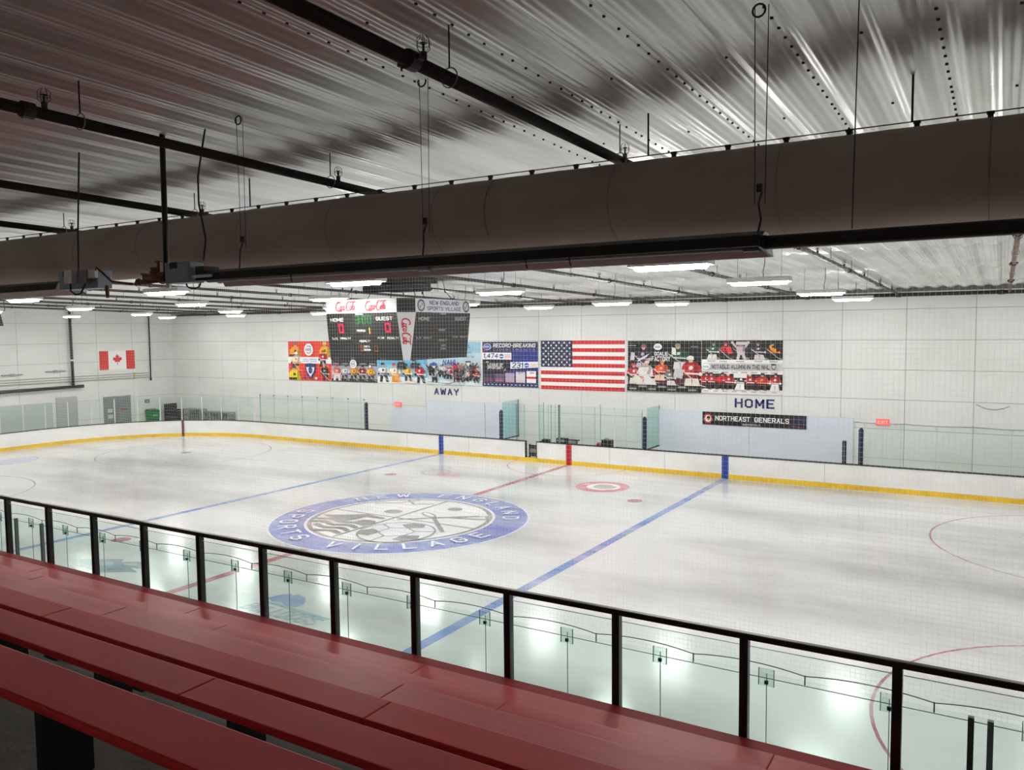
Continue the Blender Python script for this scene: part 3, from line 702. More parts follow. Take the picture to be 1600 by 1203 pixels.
# ================================================================== POSTERS
SKIN = (206, 160, 134)
def player(pr, cx, by, h, jersey, accent, pants=(30, 30, 34), helmet=(40, 40, 44), lean=0.0, arms=0, goalie=False, bust=False, stick=True, skin=SKIN):
    """flat printed hockey player, feet at by (or cut at the waist), height h"""
    lean += 0.16 * math.sin(cx * 7.3 + by * 3.1); sq = 1.12 + 0.1 * math.sin(cx * 5.1)
    def P(x, y): return (cx + (x * sq + lean * (y - 0.3)) * h, by + y * h)
    def pg(pts, c): pr.poly([P(*p) for p in pts], c)
    if bust:
        pg([(-0.46, 0), (-0.42, 0.42), (-0.2, 0.62), (0.2, 0.62), (0.42, 0.42), (0.46, 0)], jersey)
        pg([(-0.46, 0.02), (-0.45, 0.16), (0.45, 0.16), (0.46, 0.02)], accent)
        pr.ell(*P(0, 0.36), 0.12 * h, 0.09 * h, accent, 10); pg([(0.12, 0.02), (0.46, 0.02), (0.42, 0.42), (0.24, 0.56)], tuple(int(v * 0.75) for v in jersey))
        pr.ell(*P(0, 0.72), 0.12 * h, 0.15 * h, skin, 12); pg([(-0.16, 0.74), (-0.13, 0.92), (0.13, 0.92), (0.16, 0.74)], helmet); return
    pw = 0.13 if goalie else 0.075
    lc = accent if goalie else pants
    pg([(-0.26, 0), (-0.26 + 2 * pw, 0), (-0.02, 0.34), (-0.18, 0.36)], lc); pg([(0.26, 0), (0.26 - 2 * pw, 0), (0.02, 0.34), (0.18, 0.36)], lc)
    pg([(-0.2, 0.28), (0.2, 0.28), (0.19, 0.42), (-0.19, 0.42)], pants)
    pg([(-0.21, 0.38), (0.21, 0.38), (0.24, 0.72), (0.12, 0.8), (-0.12, 0.8), (-0.24, 0.72)], jersey)
    if arms == 0:
        pg([(-0.2, 0.76), (-0.27, 0.68), (-0.34, 0.45), (-0.22, 0.44), (-0.17, 0.6)], jersey); pg([(0.2, 0.76), (0.27, 0.68), (0.34, 0.45), (0.22, 0.44), (0.17, 0.6)], jersey)
        pr.ell(*P(-0.28, 0.42), 0.07 * h, 0.06 * h, pants, 10); pr.ell(*P(0.28, 0.42), 0.07 * h, 0.06 * h, accent, 10)
    else:
        pg([(-0.2, 0.78), (-0.26, 0.66), (-0.46, 0.92), (-0.36, 0.98)], jersey); pg([(0.2, 0.78), (0.26, 0.66), (0.46, 0.92), (0.36, 0.98)], jersey)
        pr.ell(*P(-0.42, 0.98), 0.08 * h, 0.07 * h, accent, 10); pr.ell(*P(0.42, 0.98), 0.08 * h, 0.07 * h, accent, 10)
    dk = tuple(int(v * 0.72) for v in jersey)
    pg([(0.06, 0.39), (0.21, 0.39), (0.24, 0.70), (0.14, 0.76)], dk)
    pg([(-0.21, 0.42), (0.21, 0.40), (0.215, 0.45), (-0.215, 0.47)], accent)
    pr.ell(*P(-0.01, 0.61), 0.075 * h, 0.06 * h, accent, 9, rot=0.4)
    pg([(-0.33, 0.52), (-0.22, 0.50), (-0.21, 0.545), (-0.32, 0.565)], accent) if arms == 0 else None
    pg([(-0.15, 0.80), (0.15, 0.80), (0.22, 0.73), (-0.22, 0.73)], dk)
    pr.ell(*P(0, 0.86), 0.075 * h, 0.09 * h, skin, 12)
    pg([(-0.1, 0.87), (-0.09, 0.97), (0, 1.0), (0.09, 0.97), (0.1, 0.87)], helmet)
    if stick: pr.line([P(-0.36, 0.6), P(0.22, 0.08), P(0.42, 0.03)], 0.03 * h, (214, 206, 190))
def shield(pr, cx, cy, w, h, c1, c2):
    pr.poly([(cx - w, cy + h), (cx, cy + h * 1.1), (cx + w, cy + h), (cx + w * 0.85, cy), (cx + w * 0.4, cy - h * 0.8), (cx, cy - h), (cx - w * 0.4, cy - h * 0.8), (cx - w * 0.85, cy)], c1)
    pr.poly([(cx - w * 0.75, cy + h * 0.55), (cx + w * 0.75, cy + h * 0.55), (cx + w * 0.6, cy), (cx, cy - h * 0.75), (cx - w * 0.6, cy)], c2)
def nahl(pr, cx, cy, r, bg=(242, 242, 246)):
    pr.ell(cx, cy, r, r, bg, 24); pr.text('NAHL', cx - r * 0.72, cy - r * 0.28, cx + r * 0.72, cy + r * 0.34, (34, 60, 130), 0.035, 0.2)
    pr.line([(cx - r * 0.5, cy - r * 0.45), (cx, cy - r * 0.58), (cx + r * 0.55, cy - r * 0.4)], r * 0.12, (200, 40, 50))
    pr.line([(cx - r * 0.45, cy + r * 0.5), (cx, cy + r * 0.62), (cx + r * 0.6, cy + r * 0.45)], r * 0.12, (34, 60, 130))
def poster(label, x0, x1, z0, z1, art, cat='poster'):
    t = thing('wall_poster', label, cat, 'posters on the far wall')
    MB().box(x0, x1, WALL_Y - 0.018, WALL_Y + 0.004, z0, z1).build('sheet', M_white, t)
    pr = Print(); art(pr, x1 - x0, z1 - z0)
    pr.build('print', M_print, (x0, WALL_Y - 0.018, z0), (1, 0, 0), (0, 0, 1), t, step=0.0007, base=0.0006)
    return t
ZP0, ZP1 = 3.63, 6.12
def art_red(p, w, h):
    R_ = (226, 62, 48); p.rect(0, 0, w, h, R_)
    for k in range(9): p.poly([(w * (0.35 + 0.07 * k), 0.1), (w * (0.40 + 0.07 * k), 0.1), (w * (0.37 + 0.07 * k), 0.95), (w * (0.36 + 0.07 * k), 0.95)], (206 + 3 * k, 48, 44))
    p.rect(0, h * 0.44, w, h * 0.60, (244, 242, 240))
    p.rect(w * 0.32, h * 0.47, w * 0.70, h * 0.57, (238, 240, 250)); p.text('NORTH AMERICAN', w * 0.35, h * 0.53, w * 0.67, h * 0.56, (70, 80, 130)); p.text('HOCKEY LEAGUE', w * 0.35, h * 0.48, w * 0.67, h * 0.51, (70, 80, 130))
    player(p, w * 0.17, h * 0.60, h * 0.42, (236, 160, 40), (80, 50, 40), bust=True, helmet=(120, 100, 80))
    player(p, w * 0.86, h * 0.62, h * 0.40, (240, 184, 30), (120, 90, 40), bust=True, helmet=(235, 200, 90))
    player(p, w * 0.18, h * 0.24, h * 0.50, (236, 226, 214), (230, 140, 40), goalie=True, helmet=(240, 236, 230))
    player(p, w * 0.82, h * 0.36, h * 0.42, (190, 30, 48), (236, 234, 232), helmet=(200, 40, 50))
    player(p, w * 0.15, 0.02, h * 0.42, (236, 212, 30), (40, 44, 40), bust=True, helmet=(60, 60, 60))
    player(p, w * 0.87, 0.02, h * 0.42, (40, 36, 36), (200, 190, 176), helmet=(200, 176, 150))
    nahl(p, w * 0.50, h * 0.79, h * 0.155)
    shield(p, w * 0.53, h * 0.24, w * 0.13, h * 0.19, (36, 46, 110), (240, 240, 244)); p.ell(w * 0.53, h * 0.27, w * 0.05, h * 0.09, (60, 70, 130), 12)
    p.ell(w * 0.39, h * 0.07, w * 0.03, h * 0.03, (60, 50, 130), 12); p.ell(w * 0.66, h * 0.07, w * 0.035, h * 0.03, (240, 230, 220), 12)
poster('red hockey league poster with round white logo, leftmost on the far wall', -21.2, -17.46, ZP0, ZP1, art_red)
def art_grey(p, w, h):
    p.rect(0, 0, w, h, (168, 164, 180)); p.rect(0, h * 0.40, w, h, (34, 34, 38))
    for k in range(5): p.rect(w * (0.03 + 0.2 * k), h * 0.44, w * (0.17 + 0.2 * k), h * 0.47, (150, 150, 156)); p.rect(w * (0.03 + 0.2 * k), h * 0.40, w * (0.15 + 0.2 * k), h * 0.42, (110, 110, 118))
    p.rect(0, 0, w, h * 0.08, (60, 56, 60))
    for cx, j, a, hm in ((0.12, (226, 110, 96), (240, 220, 216), (200, 60, 60)), (0.30, (222, 224, 232), (80, 90, 120), (60, 64, 80)), (0.50, (238, 160, 44), (60, 60, 60), (50, 50, 54)), (0.69, (150, 28, 44), (226, 222, 220), (40, 36, 40)), (0.88, (240, 178, 36), (150, 100, 40), (222, 214, 206))):
        player(p, w * cx, h * 0.03, h * 0.40, j, a, pants=a if cx == 0.12 else (50, 46, 50), helmet=hm, lean=0.05)
    nahl(p, w * 0.50, h * 0.45, h * 0.11)
poster('grey and black poster of five hockey players, under the scoreboard left face', -17.44, -13.76, ZP0, ZP1 - 0.02, art_grey)
def art_sky(p, w, h):
    p.rect(0, 0, w, h, (104, 178, 214)); p.rect(0, 0, w, h * 0.16, (232, 236, 238)); p.rect(0, h * 0.62, w, h, (60, 120, 170))
    for k in range(6): p.ell(w * (0.1 + 0.16 * k), h * (0.3 + 0.05 * (k % 3)), w * 0.08, h * 0.09, (140, 196, 224), 12)
    player(p, w * 0.13, h * 0.03, h * 0.47, (232, 232, 234), (30, 32, 36), helmet=(24, 28, 36))
    player(p, w * 0.37, h * 0.03, h * 0.46, (240, 236, 230), (238, 150, 40), pants=(236, 160, 40), goalie=True, helmet=(190, 50, 60))
    player(p, w * 0.62, h * 0.06, h * 0.42, (244, 182, 36), (236, 226, 210), helmet=(40, 40, 44))
    player(p, w * 0.87, h * 0.03, h * 0.47, (206, 30, 44), (232, 226, 224), helmet=(30, 30, 34))
    player(p, w * 0.50, h * 0.34, h * 0.30, (34, 36, 42), (90, 90, 96), bust=True, helmet=(24, 24, 28))
    player(p, w * 0.76, h * 0.36, h * 0.24, (34, 44, 60), (90, 90, 96), bust=True, helmet=(24, 24, 28))
    p.rect(w * 0.55, h * 0.02, w * 0.8, h * 0.07, (226, 214, 196))
poster('sky blue poster of four hockey players below the scoreboard corner', -13.72, -9.98, ZP0, ZP1 - 0.03, art_sky)
def art_team(p, w, h):
    p.rect(0, 0, w, h, (186, 212, 224)); p.rect(0, h * 0.75, w, h, (150, 194, 214)); p.rect(0, 0, w, h * 0.12, (214, 228, 234))
    rnd = random.Random(3)
    for k in range(26):
        cx = 0.06 + 0.88 * rnd.random(); cy = 0.05 + 0.22 * rnd.random()
        c = rnd.choice([(196, 40, 50), (236, 234, 236), (40, 40, 46), (150, 110, 106), (226, 224, 228), (90, 86, 92)])
        player(p, w * cx, h * cy, h * 0.26, c, rnd.choice([(236, 236, 238), (60, 56, 60), (190, 40, 50)]), helmet=rnd.choice([(28, 28, 32), (30, 36, 60), (170, 40, 48)]), lean=rnd.uniform(-0.2, 0.2), arms=k % 2, stick=False)
    p.line([(0.05 * w, 0.07 * h), (0.5 * w, 0.03 * h)], 0.03, (120, 100, 96)); p.line([(0.4 * w, 0.02 * h), (0.66 * w, 0.11 * h)], 0.04, (150, 60, 70))
    p.text('NAHL', w * 0.34, h * 0.46, w * 0.62, h * 0.60, (28, 56, 136), 0.04, 0.15); p.poly([(w * 0.36, h * 0.44), (w * 0.5, h * 0.37), (w * 0.66, h * 0.44), (w * 0.5, h * 0.40)], (206, 44, 52))
    p.ell(w * 0.17, h * 0.47, w * 0.055, h * 0.06, (44, 86, 160), 14); p.poly([(w * 0.13, h * 0.44), (w * 0.21, h * 0.44), (w * 0.17, h * 0.38)], (226, 232, 240))
    shield(p, w * 0.82, h * 0.49, w * 0.05, h * 0.07, (40, 42, 46), (214, 216, 218))
    p.text('THE NAHL', w * 0.60, h * 0.86, w * 0.86, h * 0.94, (52, 84, 110), 0.02); p.text('13 CUPS', w * 0.70, h * 0.73, w * 0.88, h * 0.78, (90, 116, 134)); p.text('ON THE BAY TOO', w * 0.64, h * 0.64, w * 0.93, h * 0.69, (90, 116, 134))
poster('pale blue team celebration poster with league letters, right of the scoreboard', -9.93, -6.30, ZP0 + 0.02, ZP1 - 0.05, art_team)
def art_record(p, w, h):
    NV = (30, 28, 66); p.rect(0, 0, w, h, NV); p.poly([(w * 0.55, h * 0.55), (w, h * 0.5), (w, h * 0.85), (w * 0.55, h * 0.85)], (36, 50, 128))
    p.poly([(0, h * 0.36), (w * 0.5, h * 0.30), (w * 0.5, h * 0.60), (0, h * 0.60)], (26, 26, 34)); p.poly([(w * 0.45, h * 0.28), (w, h * 0.36), (w, h * 0.42), (w * 0.5, h * 0.36)], (34, 44, 120))
    p.text('RECORD-BREAKING', w * 0.20, h * 0.875, w * 0.955, h * 0.965, (246, 244, 246), 0.03, 0.2); p.text('COMMITMENTS', w * 0.20, h * 0.80, w * 0.95, h * 0.85, (150, 150, 170), 0.0, 0, spacing=1.5)
    p.ell(w * 0.09, h * 0.89, w * 0.075, h * 0.075, (196, 208, 232), 18); p.ell(w * 0.09, h * 0.89, w * 0.06, h * 0.06, (54, 84, 160), 18); p.text('NAHL', w * 0.04, h * 0.87, w * 0.14, h * 0.92, (226, 232, 244), 0.03); p.poly([(w * 0.02, h * 0.80), (w * 0.08, h * 0.80), (w * 0.04, h * 0.87)], (196, 60, 70))
    p.rect(0, h * 0.605, w * 0.53, h * 0.76, (238, 238, 246)); p.text('1,474', w * 0.015, h * 0.62, w * 0.29, h * 0.745, (48, 36, 104), 0.04, 0.12)
    p.ell(w * 0.35, h * 0.68, w * 0.042, h * 0.055, (40, 100, 176), 18); p.rect(w * 0.315, h * 0.665, w * 0.385, h * 0.685, (236, 240, 246))
    for k in range(3): p.rect(w * 0.41, h * (0.645 + 0.03 * k), w * 0.515, h * (0.66 + 0.03 * k), (226, 150, 146))
    p.poly([(w * 0.51, h * 0.40), (w, h * 0.44), (w, h * 0.57), (w * 0.51, h * 0.55)], (238, 238, 246)); p.text('231', w * 0.54, h * 0.42, w * 0.74, h * 0.545, (48, 36, 104), 0.04, 0.12)
    p.ell(w * 0.80, h * 0.485, w * 0.042, h * 0.055, (40, 84, 176), 18); p.rect(w * 0.765, h * 0.47, w * 0.835, h * 0.49, (236, 240, 246))
    for k in range(2): p.rect(w * 0.86, h * (0.465 + 0.035 * k), w * 0.985, h * (0.48 + 0.035 * k), (226, 160, 156))
    p.text('LEAGUE OF', w * 0.10, h * 0.455, w * 0.38, h * 0.52, (236, 236, 238), 0.03, 0.1); p.text('OPPORTUNITY', w * 0.09, h * 0.385, w * 0.38, h * 0.45, (236, 236, 238), 0.03, 0.1)
    p.line([(w * 0.07, h * 0.53), (w * 0.07, h * 0.55), (w * 0.12, h * 0.55)], 0.04, (230, 230, 232)); p.line([(w * 0.40, h * 0.37), (w * 0.42, h * 0.37), (w * 0.42, h * 0.41)], 0.04, (230, 230, 232))
    for k, (c, t, cc) in enumerate(((( 70, 56, 84), 0.27, (150, 80, 90)), ((104, 80, 106), 0.29, (190, 100, 110)), ((176, 160, 186), 0.31, (200, 160, 170)), ((218, 210, 218), 0.335, (214, 196, 204)), ((244, 242, 244), 0.36, (206, 40, 44)))):
        x0 = w * (0.03 + 0.19 * k) + (0.03 if k else 0); p.rect(x0, h * 0.10, x0 + w * 0.165, h * t, c); p.rect(x0, h * (0.12 if k < 4 else 0.19), x0 + w * 0.165, h * (0.15 if k < 4 else 0.235), cc)
    p.text('371', w * 0.65, h * 0.29, w * 0.73, h * 0.33, (80, 80, 110)); p.text('394', w * 0.85, h * 0.30, w * 0.93, h * 0.345, (80, 80, 90))
    p.rect(0, 0, w, h * 0.085, (34, 32, 96))
    for k in range(14): p.ell(w * (0.04 + 0.071 * k), h * 0.045, w * 0.018, h * 0.016, (190, 194, 214), 8)
poster('navy poster reading RECORD-BREAKING with 1,474 and 231, left of the American flag', -6.18, -2.66, ZP0 + 0.02, ZP1 - 0.05, art_record)
def art_goalie(p, w, h):
    p.rect(0, 0, w, h, (26, 26, 28)); rnd = random.Random(5)
    p.poly([(0, h * 0.1), (w, h * 0.05), (w, h * 0.35), (w * 0.6, h * 0.3), (0, h * 0.45)], (58, 44, 54)); p.poly([(w * 0.4, h * 0.15), (w, h * 0.15), (w, h * 0.3), (w * 0.4, h * 0.25)], (84, 40, 52))
    player(p, w * 0.20, h * 0.42, h * 0.52, (54, 44, 66), (196, 186, 200), pants=(44, 36, 52), helmet=(140, 96, 104), goalie=True, arms=0)
    player(p, w * 0.72, h * 0.45, h * 0.50, (20, 84, 66), (214, 216, 210), pants=(20, 44, 38), helmet=(150, 146, 116), goalie=True)
    player(p, w * 0.10, h * 0.14, h * 0.42, (186, 30, 44), (232, 226, 224), goalie=True, helmet=(200, 60, 60)); player(p, w * 0.46, h * 0.22, h * 0.40, (226, 84, 40), (240, 196, 176), goalie=True, helmet=(226, 120, 60))
    player(p, w * 0.60, h * 0.12, h * 0.36, (120, 112, 118), (220, 218, 222), goalie=True, helmet=(70, 66, 70)); player(p, w * 0.33, h * 0.16, h * 0.34, (200, 40, 56), (220, 214, 216), goalie=True, helmet=(150, 40, 50))
    player(p, w * 0.23, h * 0.10, h * 0.52, (232, 226, 226), (222, 212, 214), pants=(200, 50, 56), goalie=True, helmet=(220, 200, 200), lean=0.12)
    p.poly([(w * 0.26, h * 0.14), (w * 0.42, h * 0.12), (w * 0.38, h * 0.20), (w * 0.28, h * 0.34), (w * 0.22, h * 0.32)], (226, 220, 222)); p.poly([(w * 0.05, h * 0.20), (w * 0.16, h * 0.14), (w * 0.20, h * 0.26), (w * 0.12, h * 0.34)], (222, 222, 210)); p.poly([(w * 0.27, h * 0.68), (w * 0.32, h * 0.76), (w * 0.16, h * 0.64), (w * 0.14, h * 0.58)], (220, 210, 218))
    player(p, w * 0.885, h * 0.10, h * 0.62, (186, 34, 36), (230, 222, 216), pants=(120, 24, 30), helmet=(232, 226, 220), goalie=True)
    p.poly([(w * 0.64, h * 0.30), (w * 0.76, h * 0.26), (w * 0.78, h * 0.44), (w * 0.66, h * 0.46)], (196, 192, 198)); p.poly([(w * 0.62, h * 0.74), (w * 0.68, h * 0.72), (w * 0.67, h * 0.86), (w * 0.62, h * 0.88)], (232, 232, 230)); p.poly([(w * 0.04, h * 0.62), (w * 0.10, h * 0.62), (w * 0.11, h * 0.76), (w * 0.06, h * 0.78)], (214, 204, 214))
    p.rect(0, 0, w, h * 0.13, (22, 22, 22))
    for k in range(7): p.rect(w * (0.03 + 0.135 * k), h * (0.03 + 0.05 * (k % 2)), w * (0.135 + 0.135 * k), h * (0.065 + 0.05 * (k % 2)), (150, 146, 148))
    p.ell(w * 0.43, h * 0.885, w * 0.058, h * 0.065, (240, 240, 244), 20); p.text('NAHL', w * 0.39, h * 0.865, w * 0.47, h * 0.905, (40, 44, 60), 0.03)
    p.text('GOALIE', w * 0.38, h * 0.71, w * 0.57, h * 0.79, (244, 244, 244), 0.04); p.text('FACTORY', w * 0.345, h * 0.60, w * 0.60, h * 0.70, (246, 246, 246), 0.04); p.rect(w * 0.02, h * 0.90, w * 0.13, h * 0.92, (150, 150, 150)); p.rect(w * 0.87, h * 0.88, w * 0.97, h * 0.90, (140, 140, 140))
poster('black GOALIE FACTORY poster crowded with goaltenders, right of the American flag', 2.44, 6.16, ZP0 + 0.03, ZP1 - 0.02, art_goalie)
def art_alumni(p, w, h):
    p.rect(0, 0, w, h, (240, 240, 240)); p.rect(0, h * 0.64, w, h, (30, 28, 32)); p.rect(0, h * 0.08, w, h * 0.37, (34, 30, 32)); p.rect(w * 0.02, h * 0.44, w, h * 0.57, (206, 206, 208))
    for cx, j, a, hm, ar in ((0.14, (20, 92, 70), (228, 226, 218), (60, 70, 66), 0), (0.30, (190, 30, 40), (60, 24, 28), (150, 30, 38), 0), (0.50, (196, 180, 188), (206, 190, 198), (40, 36, 40), 1), (0.72, (50, 42, 62), (214, 204, 212), (80, 70, 86), 0), (0.90, (40, 36, 42), (236, 150, 40), (60, 50, 50), 0)):
        player(p, w * cx, h * 0.645, h * 0.33, j, a, helmet=hm, arms=ar, goalie=(cx in (0.14, 0.72)), pants=a if cx == 0.5 else (34, 30, 36))
    p.poly([(w * 0.84, h * 0.9), (w * 0.87, h * 0.93), (w * 0.88, h * 0.85), (w * 0.93, h * 0.84), (w * 0.92, h * 0.79), (w * 0.86, h * 0.82)], (236, 150, 44)); p.poly([(w * 0.345, h * 0.74), (w * 0.40, h * 0.76), (w * 0.37, h * 0.90), (w * 0.31, h * 0.86)], (214, 50, 46))
    p.rect(w * 0.44, h * 0.92, w * 0.58, h * 0.98, (206, 196, 200))
    for k, (cx, j, a) in enumerate(((0.06, (196, 34, 44), (230, 220, 216)), (0.15, (190, 40, 50), (220, 212, 210)), (0.25, (206, 36, 44), (150, 24, 34)), (0.37, (182, 36, 44), (232, 226, 224)), (0.50, (44, 44, 46), (236, 236, 234)), (0.63, (176, 30, 40), (232, 226, 224)), (0.76, (196, 40, 40), (214, 160, 110)), (0.92, (190, 36, 44), (232, 228, 226)))):
        player(p, w * cx, h * 0.07, h * 0.33, j, a, pants=a if k in (4, 7) else (60, 40, 46), helmet=(226, 218, 214) if k in (3, 5) else (80, 40, 44), stick=False, lean=0.04 * (k % 3 - 1), goalie=k in (4, 7))
    p.poly([(w * 0.42, h * 0.30), (w * 0.58, h * 0.30), (w * 0.59, h * 0.40), (w * 0.42, h * 0.41)], (228, 228, 224))
    for k in range(8): p.rect(w * (0.04 + 0.12 * k), h * 0.03, w * (0.10 + 0.12 * k), h * 0.045, (170, 168, 168)); p.rect(w * (0.03 + 0.12 * k), h * 0.395, w * (0.11 + 0.12 * k), h * 0.41, (150, 150, 150))
    for cx in (0.14, 0.29, 0.5, 0.72, 0.9): p.rect(w * (cx - 0.05), h * 0.605, w * (cx + 0.05), h * 0.62, (150, 148, 150))
    p.ell(w * 0.075, h * 0.505, w * 0.045, h * 0.055, (246, 246, 248), 16); p.text('NAHL', w * 0.04, h * 0.485, w * 0.11, h * 0.53, (80, 84, 110), 0.03)
    p.text('NOTABLE ALUMNI IN THE NHL', w * 0.14, h * 0.465, w * 0.855, h * 0.55, (30, 30, 34), 0.035); shield(p, w * 0.905, h * 0.51, w * 0.03, h * 0.055, (44, 44, 48), (196, 198, 200))
poster('poster reading NOTABLE ALUMNI IN THE NHL, rightmost on the far wall', 6.18, 9.90, ZP0 + 0.05, ZP1 - 0.01, art_alumni)
# American flag
t = thing('wall_flag', 'American flag with stars and stripes on the far wall', 'flag')
fx0, fx1, fz0, fz1 = -2.50, 2.27, 3.59, 6.13
MB().box(fx0, fx1, WALL_Y - 0.016, WALL_Y + 0.004, fz0, fz1).build('cloth', mat('flag_white', (242, 240, 238), 0.8), t)
pr = Print(); fw, fh = fx1 - fx0, fz1 - fz0; sh_ = fh / 13
for k in range(13):
    if k % 2 == 0: pr.rect(0, fh - (k + 1) * sh_, fw, fh - k * sh_, (200, 38, 44))
pr.rect(0, fh - 7 * sh_, fw * 0.39, fh, (36, 42, 74))
stars = []
for r in range(9):
    n = 6 if r % 2 == 0 else 5
    for c in range(n):
        cx = fw * 0.39 * ((c + 0.5) / 6 + (0 if n == 6 else 1 / 12)); cy = fh - 7 * sh_ * (r + 0.75) / 9.5
        stars.append([(cx + (0.072 if i % 2 == 0 else 0.03) * math.sin(PI * i / 5), cy + (0.072 if i % 2 == 0 else 0.03) * math.cos(PI * i / 5)) for i in range(10)])
pr.many(stars, (244, 244, 246)); pr.build('print', M_print, (fx0, WALL_Y - 0.016, fz0), (1, 0, 0), (0, 0, 1), t)
# Canadian flag on the left end wall
t = thing('wall_flag', 'Canadian flag with red maple leaf on the left end wall', 'flag')
cy0, cy1, cz0, cz1 = 22.12, 24.64, 4.32, 5.58
MB().box(WALL_X - 0.004, WALL_X + 0.016, cy0, cy1, cz0, cz1).build('cloth', MATS['flag_white'], t)
pr = Print(); cw, ch = cy1 - cy0, cz1 - cz0; CRD = (214, 50, 44)
pr.rect(0, 0, cw * 0.25, ch, CRD); pr.rect(cw * 0.75, 0, cw, ch, CRD)
half = [(0, 1.0), (0.12, 0.74), (0.27, 0.82), (0.21, 0.46), (0.40, 0.62), (0.44, 0.53), (0.66, 0.57), (0.58, 0.36), (0.68, 0.30), (0.34, 0.03), (0.38, -0.08), (0.04, -0.03), (0.045, -0.42)]
leaf = [(a, b) for a, b in half] + [(-a, b) for a, b in half[::-1] if a > 0]
pr.poly([(cw / 2 + a * 0.50, ch * 0.42 + b * 0.52) for a, b in leaf], CRD)
pr.build('print', M_print, (WALL_X + 0.016, cy0, cz0), (0, 1, 0), (0, 0, 1), t)
# wall letters
def letters(txt, label, x0, x1, z0, z1):
    t = thing('wall_lettering', label, 'lettering')
    adv = 0; glyphs = []
    for ch in txt:
        vs, fs = text_geo(ch, 0.045); a = min(v[0] for v in vs); b = max(v[0] for v in vs); glyphs.append((vs, fs, a, b)); adv += b - a
    gap = 0.14; tot = adv + gap * (len(txt) - 1); sx = (x1 - x0) / tot; cur = x0
    for vs, fs, a, b in glyphs:
        zs = [v[1] for v in vs]; c, d = min(zs), max(zs); m = MB()
        V = [(cur + (v[0] - a) * sx, WALL_Y - 0.02, z0 + (v[1] - c) / (d - c) * (z1 - z0)) for v in vs]
        m.add(V + [(q[0], WALL_Y, q[2]) for q in V], list(fs))
        m.build('letter', M_navy, t); cur += (b - a + gap) * sx
letters('AWAY', 'navy AWAY lettering on the wall over the left bench', -9.54, -7.80, 3.06, 3.45)
letters('HOME', 'navy HOME lettering on the wall above the black banner', 7.76, 9.56, 3.03, 3.46)
# banner
t = thing('team_banner', 'black NORTHEAST GENERALS banner on the home bench backboard', 'banner')
bx0, bx1, bz0, bz1 = 6.27, 10.97, 2.18, 2.79
MB().box(bx0, bx1, 27.475, 27.50, bz0, bz1).build('cloth', M_black, t)
pr = Print(); bw, bh = bx1 - bx0, bz1 - bz0
pr.rect(0, 0, bw, bh, (20, 20, 22)); pr.poly([(bw * 0.86, 0), (bw, 0), (bw, bh), (bw * 0.86, bh * 0.85)], (34, 30, 58)); pr.line([(bw * 0.86, bh * 0.2), (bw * 0.97, bh * 0.12)], 0.03, (170, 60, 60))
pr.ell(0.27, bh * 0.48, 0.20, 0.23, (200, 72, 52), 20); pr.ell(0.27, bh * 0.48, 0.14, 0.16, (240, 236, 232), 18); pr.ell(0.29, bh * 0.52, 0.085, 0.10, (24, 24, 26), 14); pr.line([(0.06, bh * 0.45), (0.48, bh * 0.45)], 0.025, (226, 196, 180))
pr.text('NORTHEAST', bw * 0.13, bh * 0.36, bw * 0.475, bh * 0.74, (244, 244, 244), 0.03); pr.text('GENERALS', bw * 0.515, bh * 0.36, bw * 0.845, bh * 0.74, (244, 244, 244), 0.03); pr.text('@NEGENERALS', bw * 0.40, bh * 0.08, bw * 0.57, bh * 0.22, (200, 200, 200), 0.01)
pr.build('print', M_print, (bx0, 27.475, bz0), (1, 0, 0), (0, 0, 1), t, step=0.0005)

# ================================================================== LEFT END WALL
d = struct(MB().box(WALL_X - 0.02, WALL_X + 0.05, 22.26, 24.20, -0.05, 2.52).build('door_1', M_grey))
for a, b in ((22.32, 23.21), (23.25, 24.14)): MB().box(WALL_X + 0.05, WALL_X + 0.08, a, b, 0.0, 2.46).build('door_leaf', M_greydoor, d)
for a in (22.66, 22.66): pass
for z in (1.05, 1.45): MB().box(WALL_X + 0.08, WALL_X + 0.088, 22.5, 22.85, z, z + 0.25).build('notice', mat('notice', (196, 198, 200), 0.6), d)
MB().box(WALL_X + 0.08, WALL_X + 0.12, 23.45, 23.85, 1.55, 1.63).build('push_bar', mat('push_bar', (150, 50, 60), 0.5), d)
d2 = struct(MB().box(WALL_X - 0.02, WALL_X + 0.07, 19.15, 20.5, -0.05, 2.72).build('door_2', mat('shutter', (176, 177, 175), 0.6)))
for k in range(11): MB().box(WALL_X + 0.07, WALL_X + 0.085, 19.2, 20.45, 0.05 + 0.24 * k, 0.05 + 0.24 * k + 0.21).build('slat', MATS['shutter'], d2)
d3 = struct(MB().box(WALL_X - 0.02, WALL_X + 0.06, 11.0, 18.9, -0.05, 2.45).build('trim_1', mat('dado_grey', (186, 192, 188), 0.6)))
t = thing('wall_sign', 'small green sign above the green bin on the end wall', 'sign')
MB().box(WALL_X, WALL_X + 0.03, 25.27, 25.62, 1.88, 2.12).build('plate', M_green, t); pr = Print(); pr.rect(0.05, 0.06, 0.3, 0.09, (220, 236, 226)); pr.rect(0.05, 0.14, 0.26, 0.17, (220, 236, 226)); pr.build('print', M_print, (WALL_X + 0.03, 25.27, 1.88), (0, 1, 0), (0, 0, 1), t)
t = thing('recycling_bin', 'green bin with dark lid against the left end wall', 'bin')
MB().hexa([(-32.9, 25.3, -0.05), (-32.4, 25.3, -0.05), (-32.4, 25.85, -0.05), (-32.9, 25.85, -0.05), (-32.95, 25.22, 1.3), (-32.32, 25.22, 1.3), (-32.32, 25.95, 1.3), (-32.95, 25.95, 1.3)]).build('body', M_green, t)
